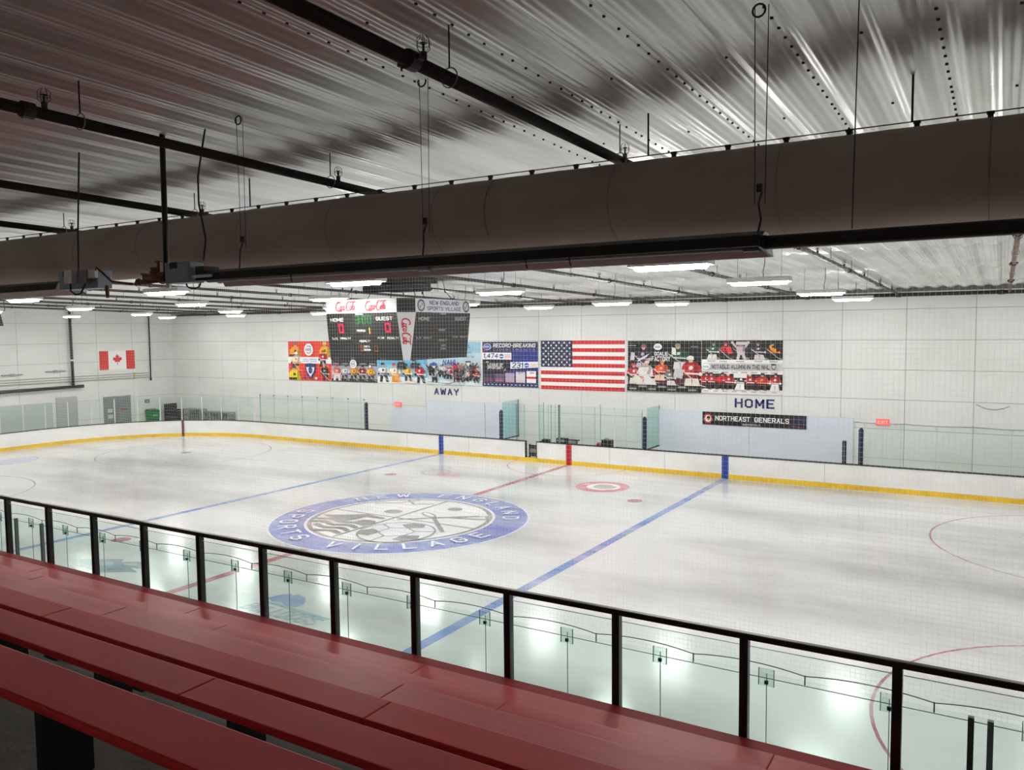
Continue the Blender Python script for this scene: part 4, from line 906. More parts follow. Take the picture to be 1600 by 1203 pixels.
MB().hexa([(-32.97, 25.2, 1.3), (-32.3, 25.2, 1.3), (-32.3, 25.97, 1.3), (-32.97, 25.97, 1.3), (-32.9, 25.26, 1.45), (-32.36, 25.26, 1.40), (-32.36, 25.9, 1.40), (-32.9, 25.9, 1.45)]).build('lid', mat('green_dark', (22, 92, 54), 0.5), t); MB().box(-32.32, -32.3, 25.4, 25.75, 0.95, 1.1).build('label_plate', mat('bin_label', (110, 170, 130), 0.5), t)
def seat_stack(label, x, y, n, w, back):
    t = thing('stacked_seating', label, 'seating')
    for k in range(n):
        MB().box(x - 0.3, x + 0.3, y - w / 2, y + w / 2, 0.42 + 0.16 * k, 0.50 + 0.16 * k).build('seat', M_rubber, t, bevel=0.02)
    MB().box(x - 0.34, x - 0.28, y - w / 2, y + w / 2, 0.5, back).build('backrest', M_rubber, t, bevel=0.02)
    for sx in (-0.26, 0.26):
        for sy in (-w / 2 + 0.06, w / 2 - 0.06): MB().tube([(x + sx, y + sy, -0.05), (x + sx, y + sy, 0.44)], 0.02, 6).build('leg', M_black, t)
seat_stack('tall dark stacked seating in the far left corner beside the green bin', -32.3, 27.0, 6, 1.0, 1.72)
seat_stack('low dark seating in front of the tall stack in the far left corner', -31.55, 26.45, 3, 0.9, 0.95)
def rack(label, x0, x1, top):
    t = thing('steel_rack', label, 'rack'); yb = 27.2
    for xx in (x0, x1):
        for yy in (26.9, 27.45): MB().box(xx - 0.03, xx + 0.03, yy - 0.03, yy + 0.03, -0.05, top).build('post', M_grey, t)
    for z in (top - 0.02, top - 0.42, 0.3): MB().box(x0, x1, 26.88, 27.47, z - 0.03, z + 0.03).build('shelf', M_grey, t)
    for k in range(8): xx = x0 + (x1 - x0) * (k + 0.5) / 8; MB().box(xx - 0.02, xx + 0.02, 26.87, 26.89, 0.3, top).build('bar', M_rubber, t)
rack('grey slatted rack along the far wall, left one of two', -31.1, -29.3, 1.42); rack('grey slatted rack along the far wall, right one of two', -28.8, -26.4, 1.32)
# sprinkler risers and conduits
t = thing('sprinkler_riser', 'thick black riser pipe with horizontal branch on the left end wall', 'pipe')
MB().tube([(WALL_X + 0.20, 20.17, 8.2), (WALL_X + 0.20, 20.2, 3.34)], 0.085, 12).build('riser', M_black, t, smooth=True)
MB().tube([(WALL_X + 0.22, 20.85, 3.36), (WALL_X + 0.22, 12.0, 3.26)], 0.10, 12).build('header', M_black, t, smooth=True)
for z in (7.7, 5.0, 3.5): MB().tube([(WALL_X + 0.20, 20.18, z), (WALL_X + 0.20, 20.18, z + 0.1)], 0.11, 12).build('coupling', M_black if z != 5.0 else M_alu, t)
t = thing('drain_pipe', 'slim black vertical pipe right of the Canadian flag', 'pipe')
MB().tube([(WALL_X + 0.1, 25.77, 8.1), (WALL_X + 0.1, 25.74, 3.6)], 0.045, 10).build('pipe', M_black, t, smooth=True); MB().tube([(WALL_X + 0.1, 25.74, 3.62), (WALL_X + 0.1, 25.74, 3.45)], 0.08, 10).build('fitting', M_black, t)
for k, z in enumerate((3.98, 3.83, 3.69)):
    t = thing('conduit', '%s of three thin conduits below the Canadian flag' % ['uppermost', 'middle', 'lowest'][k], 'conduit')
    MB().tube([(WALL_X + 0.05, 11.0, z + 0.0), (WALL_X + 0.05, 25.7, z)], 0.018, 6).build('pipe', mat('conduit', (150, 146, 128), 0.5), t)
    MB().box(WALL_X + 0.003, WALL_X + 0.09, 24.5, 24.62, z - 0.05, z + 0.05).build('bracket', mat('bracket_yellow', (196, 186, 110), 0.5), t)
for yy, zz, lab in ((18.2, 4.35, 'right one of two short grey bars high on the end wall'), (15.6, 4.25, 'left one of two short grey bars high on the end wall')):
    t = thing('wall_strip', lab, 'bracket')
    MB().box(WALL_X, WALL_X + 0.12, yy + 0.4, yy + 1.6, zz, zz + 0.07).build('bar', M_grey, t); MB().box(WALL_X, WALL_X + 0.14, yy + 0.9, yy + 1.1, zz - 0.03, zz + 0.1).build('mount', M_grey, t)
t = thing('loudspeaker', 'dark loudspeaker hung on a bracket at the left frame edge', 'speaker')
MB().hexa([(-25.4, 11.2, 7.25), (-24.8, 11.2, 7.15), (-24.8, 12.25, 7.15), (-25.4, 12.25, 7.25), (-25.5, 11.2, 7.8), (-24.9, 11.2, 7.9), (-24.9, 12.15, 7.9), (-25.5, 12.15, 7.8)]).build('cabinet', M_black, t)
MB().tube([(-25.2, 12.1, 7.8), (-25.2, 12.55, 7.95), (-25.2, 12.5, 8.4)], 0.025, 6).build('bracket', M_wire, t)

# ================================================================== SAFETY NET (near side, glass top to ceiling)
net = thing('safety_net', 'fine white safety net hanging over the near glass', 'net')
nb = MB(); NX0, NX1 = -30.0, 24.0; NZ0 = 2.74; NY = -0.05; rad = 0.0008
def cord(b, p, q, r, ax):
    p = Vector(p); q = Vector(q)
    o = [Vector((math.cos(a), math.sin(a), 0)) * r if ax == 'z' else Vector((0, math.cos(a), math.sin(a))) * r for a in (0.5, 0.5 + 2 * PI / 3, 0.5 + 4 * PI / 3)]
    b.add([p + k for k in o] + [q + k for k in o], [(0, 1, 4, 3), (1, 2, 5, 4), (2, 0, 3, 5)])
NZ1 = 8.42
x = NX0
while x <= NX1: cord(nb, (x, NY, NZ0), (x, NY, NZ1), rad, 'z'); x += 0.052
z = NZ0
while z <= NZ1: cord(nb, (NX0, NY, z), (NX1, NY, z), rad, 'x'); z += 0.052
o = nb.build('mesh_cords', M_net, net); o['kind'] = 'stuff'
rp = MB()
for i in range(len(nxs) - 1):
    rp.tube(sag((nxs[i] + 0.42, -0.06, 2.80), (nxs[i + 1] + 0.42, -0.06, 2.80), -0.05, 8), 0.006, 5, cap=False)
    rp.tube([(nxs[i] + 0.42, -0.06, 2.70), (nxs[i] + 0.42, -0.06, 2.81)], 0.008, 5)
rp.build('bottom_rope', mat('rope_grey', (110, 124, 122), 0.7), net)
MB().tube([(NX0, -0.06, 2.69), (NX1, -0.06, 2.69)], 0.005, 5).build('tension_wire', MATS['rope_grey'], net)

# ================================================================== TERRACE, BENCHES, RAILING
rows = [  # far edge y, top z, width, material
    (-6.955, 5.045, 0.285), (-6.06, 4.64, 0.27), (-5.13, 4.24, 0.285), (-4.20, 3.84, 0.32), (-3.31, 3.44, 0.36), (-2.42, 3.09, 0.30)]
TX0, TX1 = -1.0, 30.0
steps = []
tz = [5.03] + [r[1] - 0.42 for r in rows]
ty = [NEAR_Y] + [r[0] - 0.72 for r in rows] + [-1.95]
tr = MB()
for i in range(len(tz)): tr.box(TX0, TX1, ty[i], ty[i + 1], -0.05, tz[i])
struct(tr.build('concrete_terrace', M_conc))
rowlab = ['red wooden bench plank row nearest the camera', 'second red bench row from the camera', 'third red bench row from the camera', 'fourth red bench row from the camera', 'fifth red bench row from the camera', 'red bench row closest to the glass railing']
J2, J4 = 14.37, 14.23
for i, (yf, zt, w) in enumerate(rows):
    t = thing('bleacher_bench', rowlab[i], 'bench', 'red bleacher benches')
    x = [8.2, J2, 14.9, J4, 11.0, 9.4][i]; BL_ = 4.9 if i == 0 else 3.66
    while x > TX0: x -= BL_
    pmz = MB().box(0.0015, BL_ - 0.0015, -w, 0, -0.045, 0).mesh('plank', M_bench if i < 3 else M_bench2)
    while x < TX1:
        if x > TX0 - 0.6 and x + BL_ < TX1 + 0.5:
            o = inst('plank', pmz, (x, yf, zt), t); bv = o.modifiers.new('bevel', 'BEVEL'); bv.width = 0.012; bv.segments = 3
        x += BL_
    sup = MB().box(-0.03, 0.03, -w + 0.03, -0.03, -0.42, -0.045).mesh('support', M_black)
    xx = TX0 + 1.0 + 0.13 * i
    while xx < TX1:
        if xx > TX0: inst('support', sup, (xx, yf, zt), t)
        xx += 1.22
BL_ = 3.66
t = thing('toe_board', 'dark red toe board at the foot of the glass railing', 'board')
pmz = MB().box(0.0015, BL_ - 0.0015, -0.20, 0, -0.04, 0).mesh('plank', mat('bench_red_dark', (176, 42, 50), 0.6, spec=0.15, noise=((0.9, 7, 3), (150, 34, 42), 0.35, 0.7)))
for k in range(8): inst('plank', pmz, (-0.68 + BL_ * k, -2.13, 3.015), t)
for k in range(9): MB().box(0.4 + 3 * k - 0.03, 0.4 + 3 * k + 0.03, -2.30, -2.16, 2.67, 2.975).build('support', M_black, t)

rl = thing('glass_railing', 'black framed glass railing in front of the red benches', 'railing')
PX = [3.9279 + 1.2436 * k for k in range(-3, 16)]
RY = -2.057; RZ = 3.945
post = MB().box(-0.038, 0.038, -0.038, 0.038, 2.6, RZ - 0.03)
post.box(-0.006, 0.006, -0.044, -0.036, 2.6, RZ - 0.03)
pme = post.mesh('post', M_rail)
gme = MB().box(0.046, 1.2436 - 0.046, -0.006, 0.006, 2.66, RZ - 0.115).mesh('glass_panel', M_glassrail)
ged = MB().box(0.046, 1.2436 - 0.046, -0.0065, 0.0065, RZ - 0.116, RZ - 0.112).mesh('glass_edge', M_glassedge)
for i, px in enumerate(PX):
    inst('post', pme, (px, RY, 0), rl)
    if i < len(PX) - 1:
        gp = inst('glass_panel', gme, (px, RY, 0), rl); inst('glass_edge', ged, (px, RY, 0), gp).location = (0, 0, 0)
        gp.children[0].location = (0, 0, 0)
MB().box(PX[0] - 0.05, PX[-1] + 0.05, RY - 0.036, RY + 0.036, RZ - 0.055, RZ + 0.003).build('top_rail', M_rail, rl, bevel=0.012)

# ================================================================== FABRIC DUCT
DY, DZ, DR = -1.09, 7.975, 0.43
du = thing('fabric_duct', 'large brown fabric air duct hung from a cable', 'duct')
b = MB(); n = 40; xs_ = []; x = -20.0
while x < 27: xs_.append(x); x += 0.14
vs = []; rd = random.Random(11); bul = [rd.uniform(-1, 1) for _ in range(60)]
for x in xs_:
    ph = (x / 1.12); k = int(ph + 40) % 60; f = ph - math.floor(ph)
    for j in range(n):
        a = 2 * PI * j / n; up = max(0, math.sin(a))
        r = DR * (1 + 0.006 * bul[k] * math.sin(PI * f) ** 2 + 0.010 * up ** 3 * math.sin(PI * ((x / 0.56) % 1.0)) * -1)
        vs.append((x, DY + r * math.cos(a), DZ + r * math.sin(a)))
fs = []
for i in range(len(xs_) - 1):
    for j in range(n): fs.append((i * n + j, i * n + (j + 1) % n, (i + 1) * n + (j + 1) % n, (i + 1) * n + j))
fs += [tuple(range(n)), tuple((len(xs_) - 1) * n + j for j in range(n))]
b.add(vs, fs).build('duct_sleeve', M_duct, du, smooth=True)
M_seam = mat('duct_seam', (150, 138, 128), 0.9)
sx = 15.9 - 1.68 * 12
k = 0
while sx < 20:
    if sx > 5.0:
        c = MB(); n2 = 36
        c.tube([(sx, DY + (DR + 0.001) * math.cos(2 * PI * j / n2), DZ + (DR + 0.001) * math.sin(2 * PI * j / n2)) for j in range(n2 + 1)], 0.005, 5, cap=False)
        c.build('seam', M_seam, du, smooth=True)
    sx += 1.68 if k % 3 else 2.24; k += 1
# zip strip
MB().tube([(13.28, DY - (DR + 0.002) * math.cos(a), DZ + (DR + 0.002) * math.sin(a)) for a in [math.radians(-38 + 4 * j) for j in range(26)]], 0.006, 5).build('zip', M_seam, du)
clip = MB().box(-0.022, 0.022, -0.012, 0.012, -0.01, 0.055); clip.box(-0.03, 0.03, -0.014, 0.014, 0.035, 0.06); cme = clip.mesh('hanger_clip', M_wire)
x = 15.33 - 0.56 * 24
while x < 20:
    inst('hanger_clip', cme, (x, DY, DZ + DR - 0.004), du); x += 0.56
cbl = MB().tube([(-20, DY, DZ + DR + 0.05), (27, DY, DZ + DR + 0.05)], 0.006, 5).build('hanging_cable', M_wire, du)
for x in (15.05, 9.0, 17.53):
    MB().tube([(x, DY, DZ + DR + 0.05), (x, DY, ceil_z(DY))], 0.010, 6).build('drop_rod', M_wire, du)

# ================================================================== RADIANT TUBE HEATERS
HY, HZ = -3.2, 7.255
def heater(label, x0, x1, tube_end, box0, box1, flip):
    t = thing('tube_heater', label, 'heater', 'radiant tube heaters under the duct')
    MB().tube([(x0, HY, HZ + 0.005), (tube_end, HY, HZ + 0.005)], 0.05, 14).build('burner_tube', M_hoodout, t, smooth=True)
    prof = [(HY - 0.17, HZ - 0.03), (HY - 0.13, HZ + 0.05), (HY - 0.05, HZ + 0.085), (HY + 0.05, HZ + 0.085), (HY + 0.14, HZ + 0.05), (HY + 0.22, HZ - 0.075)]
    inn = [(a + (0.006 if a < HY else -0.006), z - 0.006) for a, z in prof]
    for nm, pf, m in (('hood_shell', prof, M_hoodout), ('reflector', inn, M_hood)):
        bb_ = MB(); k = len(pf)
        bb_.add([(x0, a, z) for a, z in pf] + [(x1, a, z) for a, z in pf], [(i, i + 1, k + i + 1, k + i) for i in range(k - 1)])
        bb_.build(nm, m, t)
    end = x1 if not flip else x0
    MB().prism(inn, end - 0.01, end + 0.01).build('end_plate', M_hoodout, t)
    bx = MB().box(box0, box1, HY - 0.13, HY + 0.06, HZ - 0.04, HZ + 0.19).build('burner_box', M_steel, t, bevel=0.01)
    MB().box(box0 + 0.1, box0 + 0.22, HY - 0.138, HY - 0.13, HZ + 0.12, HZ + 0.19).build('label_plate', M_wire, bx)
    return t, bx
h1, b1 = heater('tube heater with long reflector, right of the gas pipe', 10.75, 16.79, 27.0, 10.17, 10.60, False)
h2, b2 = heater('tube heater whose burner box hangs left of the gas pipe', -4.0, 8.03, -4.2, 8.06, 8.88, True)
MB().box(8.30, 8.46, HY - 0.20, HY - 0.13, HZ + 0.03, HZ + 0.19).build('gas_valve', M_alu, b2); MB().box(8.62, 8.75, HY - 0.19, HY - 0.13, HZ + 0.02, HZ + 0.18).build('relay', M_grey, b2); MB().box(8.76, 8.90, HY - 0.17, HY - 0.13, HZ + 0.08, HZ + 0.18).build('switch', M_alu, b2)
MB().tube([(8.36, HY - 0.16, HZ + 0.03), (8.38, HY - 0.17, HZ - 0.06), (8.48, HY - 0.17, HZ - 0.11), (8.60, HY - 0.17, HZ - 0.10), (8.68, HY - 0.16, HZ + 0.02)], 0.011, 6).build('loop_hose', M_wire, b2)
MB().tube([(8.87, HY - 0.15, HZ + 0.14), (8.92, HY - 0.16, HZ + 0.20), (9.0, HY - 0.14, HZ + 0.14), (9.12, HY - 0.1, HZ + 0.03), (9.4, HY, HZ - 0.01)], 0.014, 6).build('gas_hose', M_brass, b2)
MB().tube([(9.02, HY - 0.1, HZ - 0.02), (9.06, HY - 0.12, HZ - 0.16)], 0.022, 8).build('sediment_trap', M_brass, b2)
MB().tube([(10.62 + 0.12 * math.cos(a), HY - 0.1, HZ - 0.05 + 0.06 * math.sin(a)) for a in [PI + PI * j / 10 for j in range(11)]], 0.009, 6).build('loop_hose', M_wire, b1)
MB().box(10.66, 10.80, HY - 0.10, HY + 0.10, HZ - 0.02, HZ + 0.13).build('inlet_collar', M_wire, b1); MB().box(10.70, 11.0, HY - 0.17, HY - 0.12, HZ + 0.0, HZ + 0.03).build('flap', M_alu, b1)
# couplings, hooks and chains carrying the tubes
for x in (13.74, 16.70): MB().tube([(x - 0.06, HY, HZ + 0.005), (x + 0.06, HY, HZ + 0.005)], 0.062, 14).build('tube_coupling', M_steel if x < 15 else M_hoodout, h1)
def hang(parent, x, top=None, spread=0.06):
    zc = ceil_z(HY) - 0.02
    w = MB()
    for dx in (-spread, spread): w.tube([(x + dx * 0.6, HY, HZ + 0.28), (x + dx * 0.8, HY, zc)], 0.0035, 4)
    w.build('hanging_wires', M_wire, parent)
    MB().tube([(x, HY - 0.06, HZ + 0.06), (x + 0.03, HY - 0.08, HZ + 0.16), (x, HY - 0.04, HZ + 0.28), (x + 0.02, HY - 0.02, HZ + 0.36)], 0.008, 5).build('chain_hook', M_wire, parent)
    MB().box(x - 0.018, x + 0.018, HY - 0.03, HY + 0.0, HZ + 0.36, HZ + 0.42).build('turnbuckle', M_wire, parent)
    MB().tube([(x - 0.02 + 0.045 * math.cos(a), HY, zc - 0.03 + 0.045 * math.sin(a)) for a in [2 * PI * j / 12 for j in range(13)]], 0.008, 5).build('eye_ring', M_wire, parent)
hang(h1, 16.75); hang(h1, 13.76); hang(h1, 11.33); hang(h2, 6.2)
for x in (17.37,): MB().tube([(x, HY, HZ + 0.06), (x + 0.02, HY, ceil_z(HY))], 0.004, 4).build('hanging_wires', M_wire, h1)
for x in (12.2, 14.9, 15.3): MB().tube([(x, HY - 0.17, HZ - 0.03), (x + 0.02, HY - 0.175, HZ - 0.10)], 0.006, 5).build('clip', M_wire, h1)
MB().tube([(8.28, HY, HZ + 0.2), (8.3, HY, 7.9), (8.41, HY, ceil_z(HY))], 0.010, 6).build('power_cord', M_wire, b2)
MB().tube([(10.68, HY, HZ + 0.2), (10.66, HY + 0.05, 7.7), (10.50, HY + 0.1, 8.1), (10.50, HY + 0.1, 8.4), (10.66, HY + 0.1, ceil_z(HY))], 0.010, 6).build('power_cord', M_wire, b1)
# gas drop
t = thing('gas_pipe', 'black vertical gas drop with rusty valve cluster between the heaters', 'pipe')
MB().tube([(10.04, HY, ceil_z(HY) - 0.03), (10.02, HY, HZ)], 0.031, 12).build('drop', M_black, t, smooth=True)
MB().tube([(9.45, HY, HZ - 0.01), (9.6, HY, HZ + 0.01), (10.02, HY, HZ + 0.02)], 0.028, 10).build('manifold', M_brass, t, smooth=True)
for x, h in ((9.62, 0.09), (9.80, 0.15), (9.90, 0.22)): MB().tube([(x, HY - 0.01, HZ + 0.02), (x, HY - 0.01, HZ + 0.02 + h)], 0.024, 8).build('valve', M_brass, t); MB().box(x - 0.045, x + 0.045, HY - 0.03, HY + 0.01, HZ + h, HZ + h + 0.018).build('valve_handle', M_rust, t)
MB().tube([(10.08, HY - 0.02, HZ + 0.16), (10.08, HY - 0.02, HZ - 0.05)], 0.035, 10).build('tee', M_brass, t)
MB().tube([(9.70, HY - 0.03, HZ + 0.05), (10.02, HY - 0.03, HZ + 0.07)], 0.040, 10).build('regulator_body', M_brass, t, smooth=True)
MB().tube([(9.86, HY - 0.05, HZ + 0.06), (9.86, HY - 0.05, HZ + 0.16)], [0.055, 0.03], 12).build('regulator_cap', M_rust, t)
for x in (9.52, 9.68, 9.96): MB().tube([(x - 0.02, HY - 0.01, HZ + 0.01), (x + 0.02, HY - 0.01, HZ + 0.01)], 0.042, 8).build('union_nut', M_brass, t)
MB().tube([(10.10, HY - 0.04, HZ - 0.08), (10.10, HY - 0.04, HZ + 0.06)], 0.03, 10).build('gauge', M_alu, t)

# ================================================================== LIGHTS
def make_light():
    t = thing('ceiling_light', 'x', 'light', 'long ceiling lights over the ice')
    hp = [(-0.185, -0.03), (-0.185, 0.05), (-0.14, 0.085), (0.14, 0.085), (0.185, 0.05), (0.185, -0.03), (0.175, -0.03), (0.175, 0.03), (-0.175, 0.03), (-0.175, -0.03)]
    MB().prism(hp, -0.70, 0.70).box(-0.71, -0.70, -0.185, 0.185, -0.03, 0.075).box(0.70, 0.71, -0.185, 0.185, -0.03, 0.075).build('housing', M_house, t)
    pf = [(-0.165, 0.03), (-0.13, -0.06), (-0.09, -0.095), (0.09, -0.095), (0.13, -0.06), (0.165, 0.03)]
    lb = MB(); k = len(pf); V = []
    for x, s in ((-0.66, 0.55), (-0.60, 1.0), (0.60, 1.0), (0.66, 0.55)): V += [(x, a * s, 0.03 - (0.03 - z) * s) for a, z in pf]
    Fq = []
    for i in range(3): Fq += [(i * k + j, i * k + j + 1, (i + 1) * k + j + 1, (i + 1) * k + j) for j in range(k - 1)] + [(i * k + k - 1, i * k, (i + 1) * k, (i + 1) * k + k - 1)]
    Fq += [tuple(range(k)), tuple(3 * k + j for j in range(k))]
    lb.add(V, Fq).build('lens', M_led, t)
    return t
proto = make_light()
first = True
LX = [20.2, 13.4, 6.3, -0.15, -6.9, -13.9, -20.9, -27.4]; LY = [4.0, 9.8, 17.2, 23.3]
rowname = ['in the row nearest the duct', 'in the second row from the duct', 'in the third row from the duct', 'in the row nearest the poster wall']
wire_me = {}
for j, ly in enumerate(LY):
    for i, lx in enumerate(LX):
        o = proto if first else dup_tree(proto); first = False
        z = 7.75 if not (i == 2 and j == 2) else 7.62
        o.location = (lx, ly, z)
        o['label'] = ('long white ceiling light %s, %s from the right' % (rowname[j], ORD[i - 1])) if i else 'long white ceiling light %s, beyond the right frame edge' % rowname[j]
        L_ = ceil_z(ly) - z - 0.02
        key = (j, z)
        if key not in wire_me:
            w = MB()
            for dx in (-0.5, 0.5): w.tube([(dx, 0, 0.085), (dx, 0, L_)], 0.004, 4)
            wire_me[key] = (w.mesh('suspension_wires', M_wire), MB().tube([(0.1, 0, 0.085), (0.08, 0.02, 0.2), (0.12, 0.02, 0.4), (0.12, 0, L_)], 0.009, 5).mesh('power_cord', M_wire))
        for nm, me in zip(('suspension_wires', 'power_cord'), wire_me[key]):
            c = bpy.data.objects.new(nm, me); COL.objects.link(c); c.parent = o

# ================================================================== SPRINKLER PIPES
cage = MB()
for k in range(6):
    a = 2 * PI * k / 6
    cage.tube([(0.02 * math.cos(a), 0.02 * math.sin(a), 0.05), (0.05 * math.cos(a), 0.05 * math.sin(a), 0.08), (0.05 * math.cos(a), 0.05 * math.sin(a), 0.15), (0.02 * math.cos(a), 0.02 * math.sin(a), 0.18)], 0.0025, 4)
cage.tube([(0.05 * math.cos(2 * PI * k / 12), 0.05 * math.sin(2 * PI * k / 12), 0.11) for k in range(13)], 0.0025, 4)
cage_me = cage.mesh('guard_cage', M_wire)
hd = MB(); hd.tube([(0, 0, -0.0), (0, 0, 0.06)], 0.026, 8); hd.tube([(0, 0, 0.06), (0, 0, 0.12)], 0.010, 6); hd.tube([(0, 0, 0.118), (0, 0, 0.126)], 0.024, 10); head_me = hd.mesh('sprinkler_head', M_pipe)
cpl = MB(); cpl.tube([(0, -0.05, 0), (0, 0.05, 0)], 0.072, 12); cpl.box(-0.10, -0.06, -0.03, 0.03, -0.035, 0.0); cpl.box(0.06, 0.10, -0.03, 0.03, -0.01, 0.02); cpl.tube([(-0.085, 0, -0.06), (-0.085, 0, 0.02)], 0.008, 6); cpl_me = cpl.mesh('coupling', mat('coupling_red', (58, 42, 40), 0.6))
rg = MB().tube([(0.075 * math.sin(2 * PI * k / 16), 0, 0.01 + 0.075 * math.cos(2 * PI * k / 16)) for k in range(17)], 0.006, 5).mesh('hanger_ring', M_steel)
rod_me = MB().tube([(0, 0, 0.08), (0, 0, 0.44)], 0.007, 6).mesh('hanger_rod', M_wire)
for k in range(15):
    px = 18.2 - 3.63 * k if k else 18.47
    if px < WALL_X + 0.5: break
    lab = ('rusty sprinkler pipe along the ceiling, rightmost' if k == 0 else 'black sprinkler pipe across the ceiling, %s from the right' % ORD[k])
    t = thing('sprinkler_pipe', lab, 'pipe', 'sprinkler branch pipes')
    m = M_rust if k == 0 else M_pipe
    ya = NEAR_Y + 0.1
    MB().tube([(px, ya, pipe_z(ya)), (px, WALL_Y - 0.25, pipe_z(WALL_Y - 0.25))], 0.052, 12).build('pipe', m, t, smooth=True)
    sl = -math.atan(0.0184)
    y = -4.25 + (0.0 if k % 2 else 0.0) - (0.75 if k == 2 else 0) + 0.0
    y0 = y
    while y < WALL_Y - 0.5:
        z = pipe_z(y); h_ = inst('sprinkler_head', head_me, (px, y, z + 0.045), t); c_ = inst('guard_cage', cage_me, (0, 0, 0), h_)
        y += 3.66
    y = y0 - 0.15
    while y < WALL_Y - 0.5: inst('coupling', cpl_me, (px, y, pipe_z(y)), t, rot=(sl, 0, 0)); y += 6.4
    y = y0 + 0.32
    while y < WALL_Y - 0.3:
        inst('hanger_ring', rg, (px, y, pipe_z(y)), t); inst('hanger_rod', rod_me, (px, y, pipe_z(y)), t); y += 3.2
t = thing('sprinkler_main', 'black main pipe along the top of the far wall', 'pipe')
MB().tube([(WALL_X + 0.3, WALL_Y - 0.2, 7.98), (RIGHT_X - 0.3, WALL_Y - 0.2, 7.98)], 0.075, 12).build('pipe', M_pipe, t, smooth=True)
for k in range(14): px = 18.2 - 3.63 * k; MB().tube([(px - 0.1, WALL_Y - 0.2, 7.98), (px + 0.1, WALL_Y - 0.2, 7.98)], 0.095, 12).build('tee', M_pipe, t, smooth=True)

# ================================================================== SCOREBOARD
sb = thing('scoreboard', 'four sided black hanging scoreboard above centre ice with white sponsor headers', 'scoreboard')
SX, SY = 0.0, 13.05; HT, AT = 1.98, 1.54; HBm, AB = 1.76, 1.60; ZT, ZM, ZB = 7.74, 7.29, 5.73
def face_quad(side, h0, a0, z0, h1, a1, z1):
    def pt(u, h, z):
        if side == 0: return (SX + u, SY - h, z)
        if side == 1: return (SX + h, SY + u, z)
        if side == 2: return (SX - u, SY + h, z)
        return (SX - h, SY - u, z)
    return [pt(-a0, h0, z0), pt(a0, h0, z0), pt(a1, h1, z1), pt(-a1, h1, z1)]
core = MB()
def octo(h, a, z): return [(SX - a, SY - h, z), (SX + a, SY - h, z), (SX + h, SY - a, z), (SX + h, SY + a, z), (SX + a, SY + h, z), (SX - a, SY + h, z), (SX - h, SY + a, z), (SX - h, SY - a, z)]
V = octo(HBm - 0.02, AB, ZB) + octo(HT - 0.02, AT, ZM) + octo(HT - 0.02, AT, ZT)
core.add(V, [tuple(range(7, -1, -1)), tuple(range(16, 24))] + [(i, (i + 1) % 8, 8 + (i + 1) % 8, 8 + i) for i in range(8)] + [(8 + i, 8 + (i + 1) % 8, 16 + (i + 1) % 8, 16 + i) for i in range(8)])
core.build('cabinet', M_sbblack, sb)
def script_logo(p, u0, v0, u1, v1, col, rot90=False):
    """cursive sponsor script"""
    def E(cx, cy, rx, ry, a0, a1, n=14): return [(cx + rx * math.cos(math.radians(a0 + (a1 - a0) * i / n)), cy + ry * math.sin(math.radians(a0 + (a1 - a0) * i / n))) for i in range(n + 1)]
    S = [E(1.5, 1.5, 1.15, 1.35, 35, 335), E(1.9, 2.55, 0.55, 0.3, 200, 20, 8), E(2.75, 1.0, 0.42, 0.62, 90, 450), E(3.75, 1.0, 0.42, 0.62, 45, 320), E(4.65, 1.0, 0.4, 0.6, 60, 420), [(5.1, 1.6), (5.02, 0.7), (5.25, 0.4)],
         [(1.0, 0.25), (2.2, 0.0), (3.6, 0.12), (4.2, 0.02)], [(5.35, 1.05), (5.85, 1.12)], E(6.9, 1.55, 1.1, 1.45, 40, 335), [(7.5, 2.5), (8.1, 2.95), (8.9, 2.75), (9.8, 3.0), (10.2, 2.85)], E(8.05, 1.0, 0.4, 0.6, 90, 450), [(8.6, 0.5), (8.75, 2.2), (8.95, 2.45), (9.0, 2.1), (8.75, 0.7), (9.0, 0.4)], E(9.5, 1.0, 0.38, 0.58, 60, 420), [(9.92, 1.6), (9.85, 0.7), (10.1, 0.4)]]
    for st in S:
        pts = []
        for x, y in st:
            xx = (x + 0.22 * y) / 11.0; yy = y / 3.0
            if rot90: pts.append((u0 + (u1 - u0) * yy, v1 - (v1 - v0) * xx))
            else: pts.append((u0 + (u1 - u0) * xx, v0 + (v1 - v0) * yy))
        unit = (v1 - v0) / 3.0 if not rot90 else (u1 - u0) / 3.0
        n = len(pts); p.line(pts, [unit * (0.20 + 0.26 * math.sin(PI * i / (n - 1))) for i in range(n)], col)
SEG = {'0': 'abcdef', '1': 'bc', '3': 'abgcd', '5': 'afgcd', '7': 'abc'}
def seg7(p, ch, u0, v0, u1, v1, w, col):
    vm = (v0 + v1) / 2
    R_ = {'a': (u0, v1 - w, u1, v1), 'b': (u1 - w, vm, u1, v1), 'c': (u1 - w, v0, u1, vm), 'd': (u0, v0, u1, v0 + w), 'e': (u0, v0, u0 + w, vm), 'f': (u0, vm, u0 + w, v1), 'g': (u0, vm - w / 2, u1, vm + w / 2)}
    for s_ in SEG[ch]: p.rect(*R_[s_], col)
RC = (206, 40, 58)
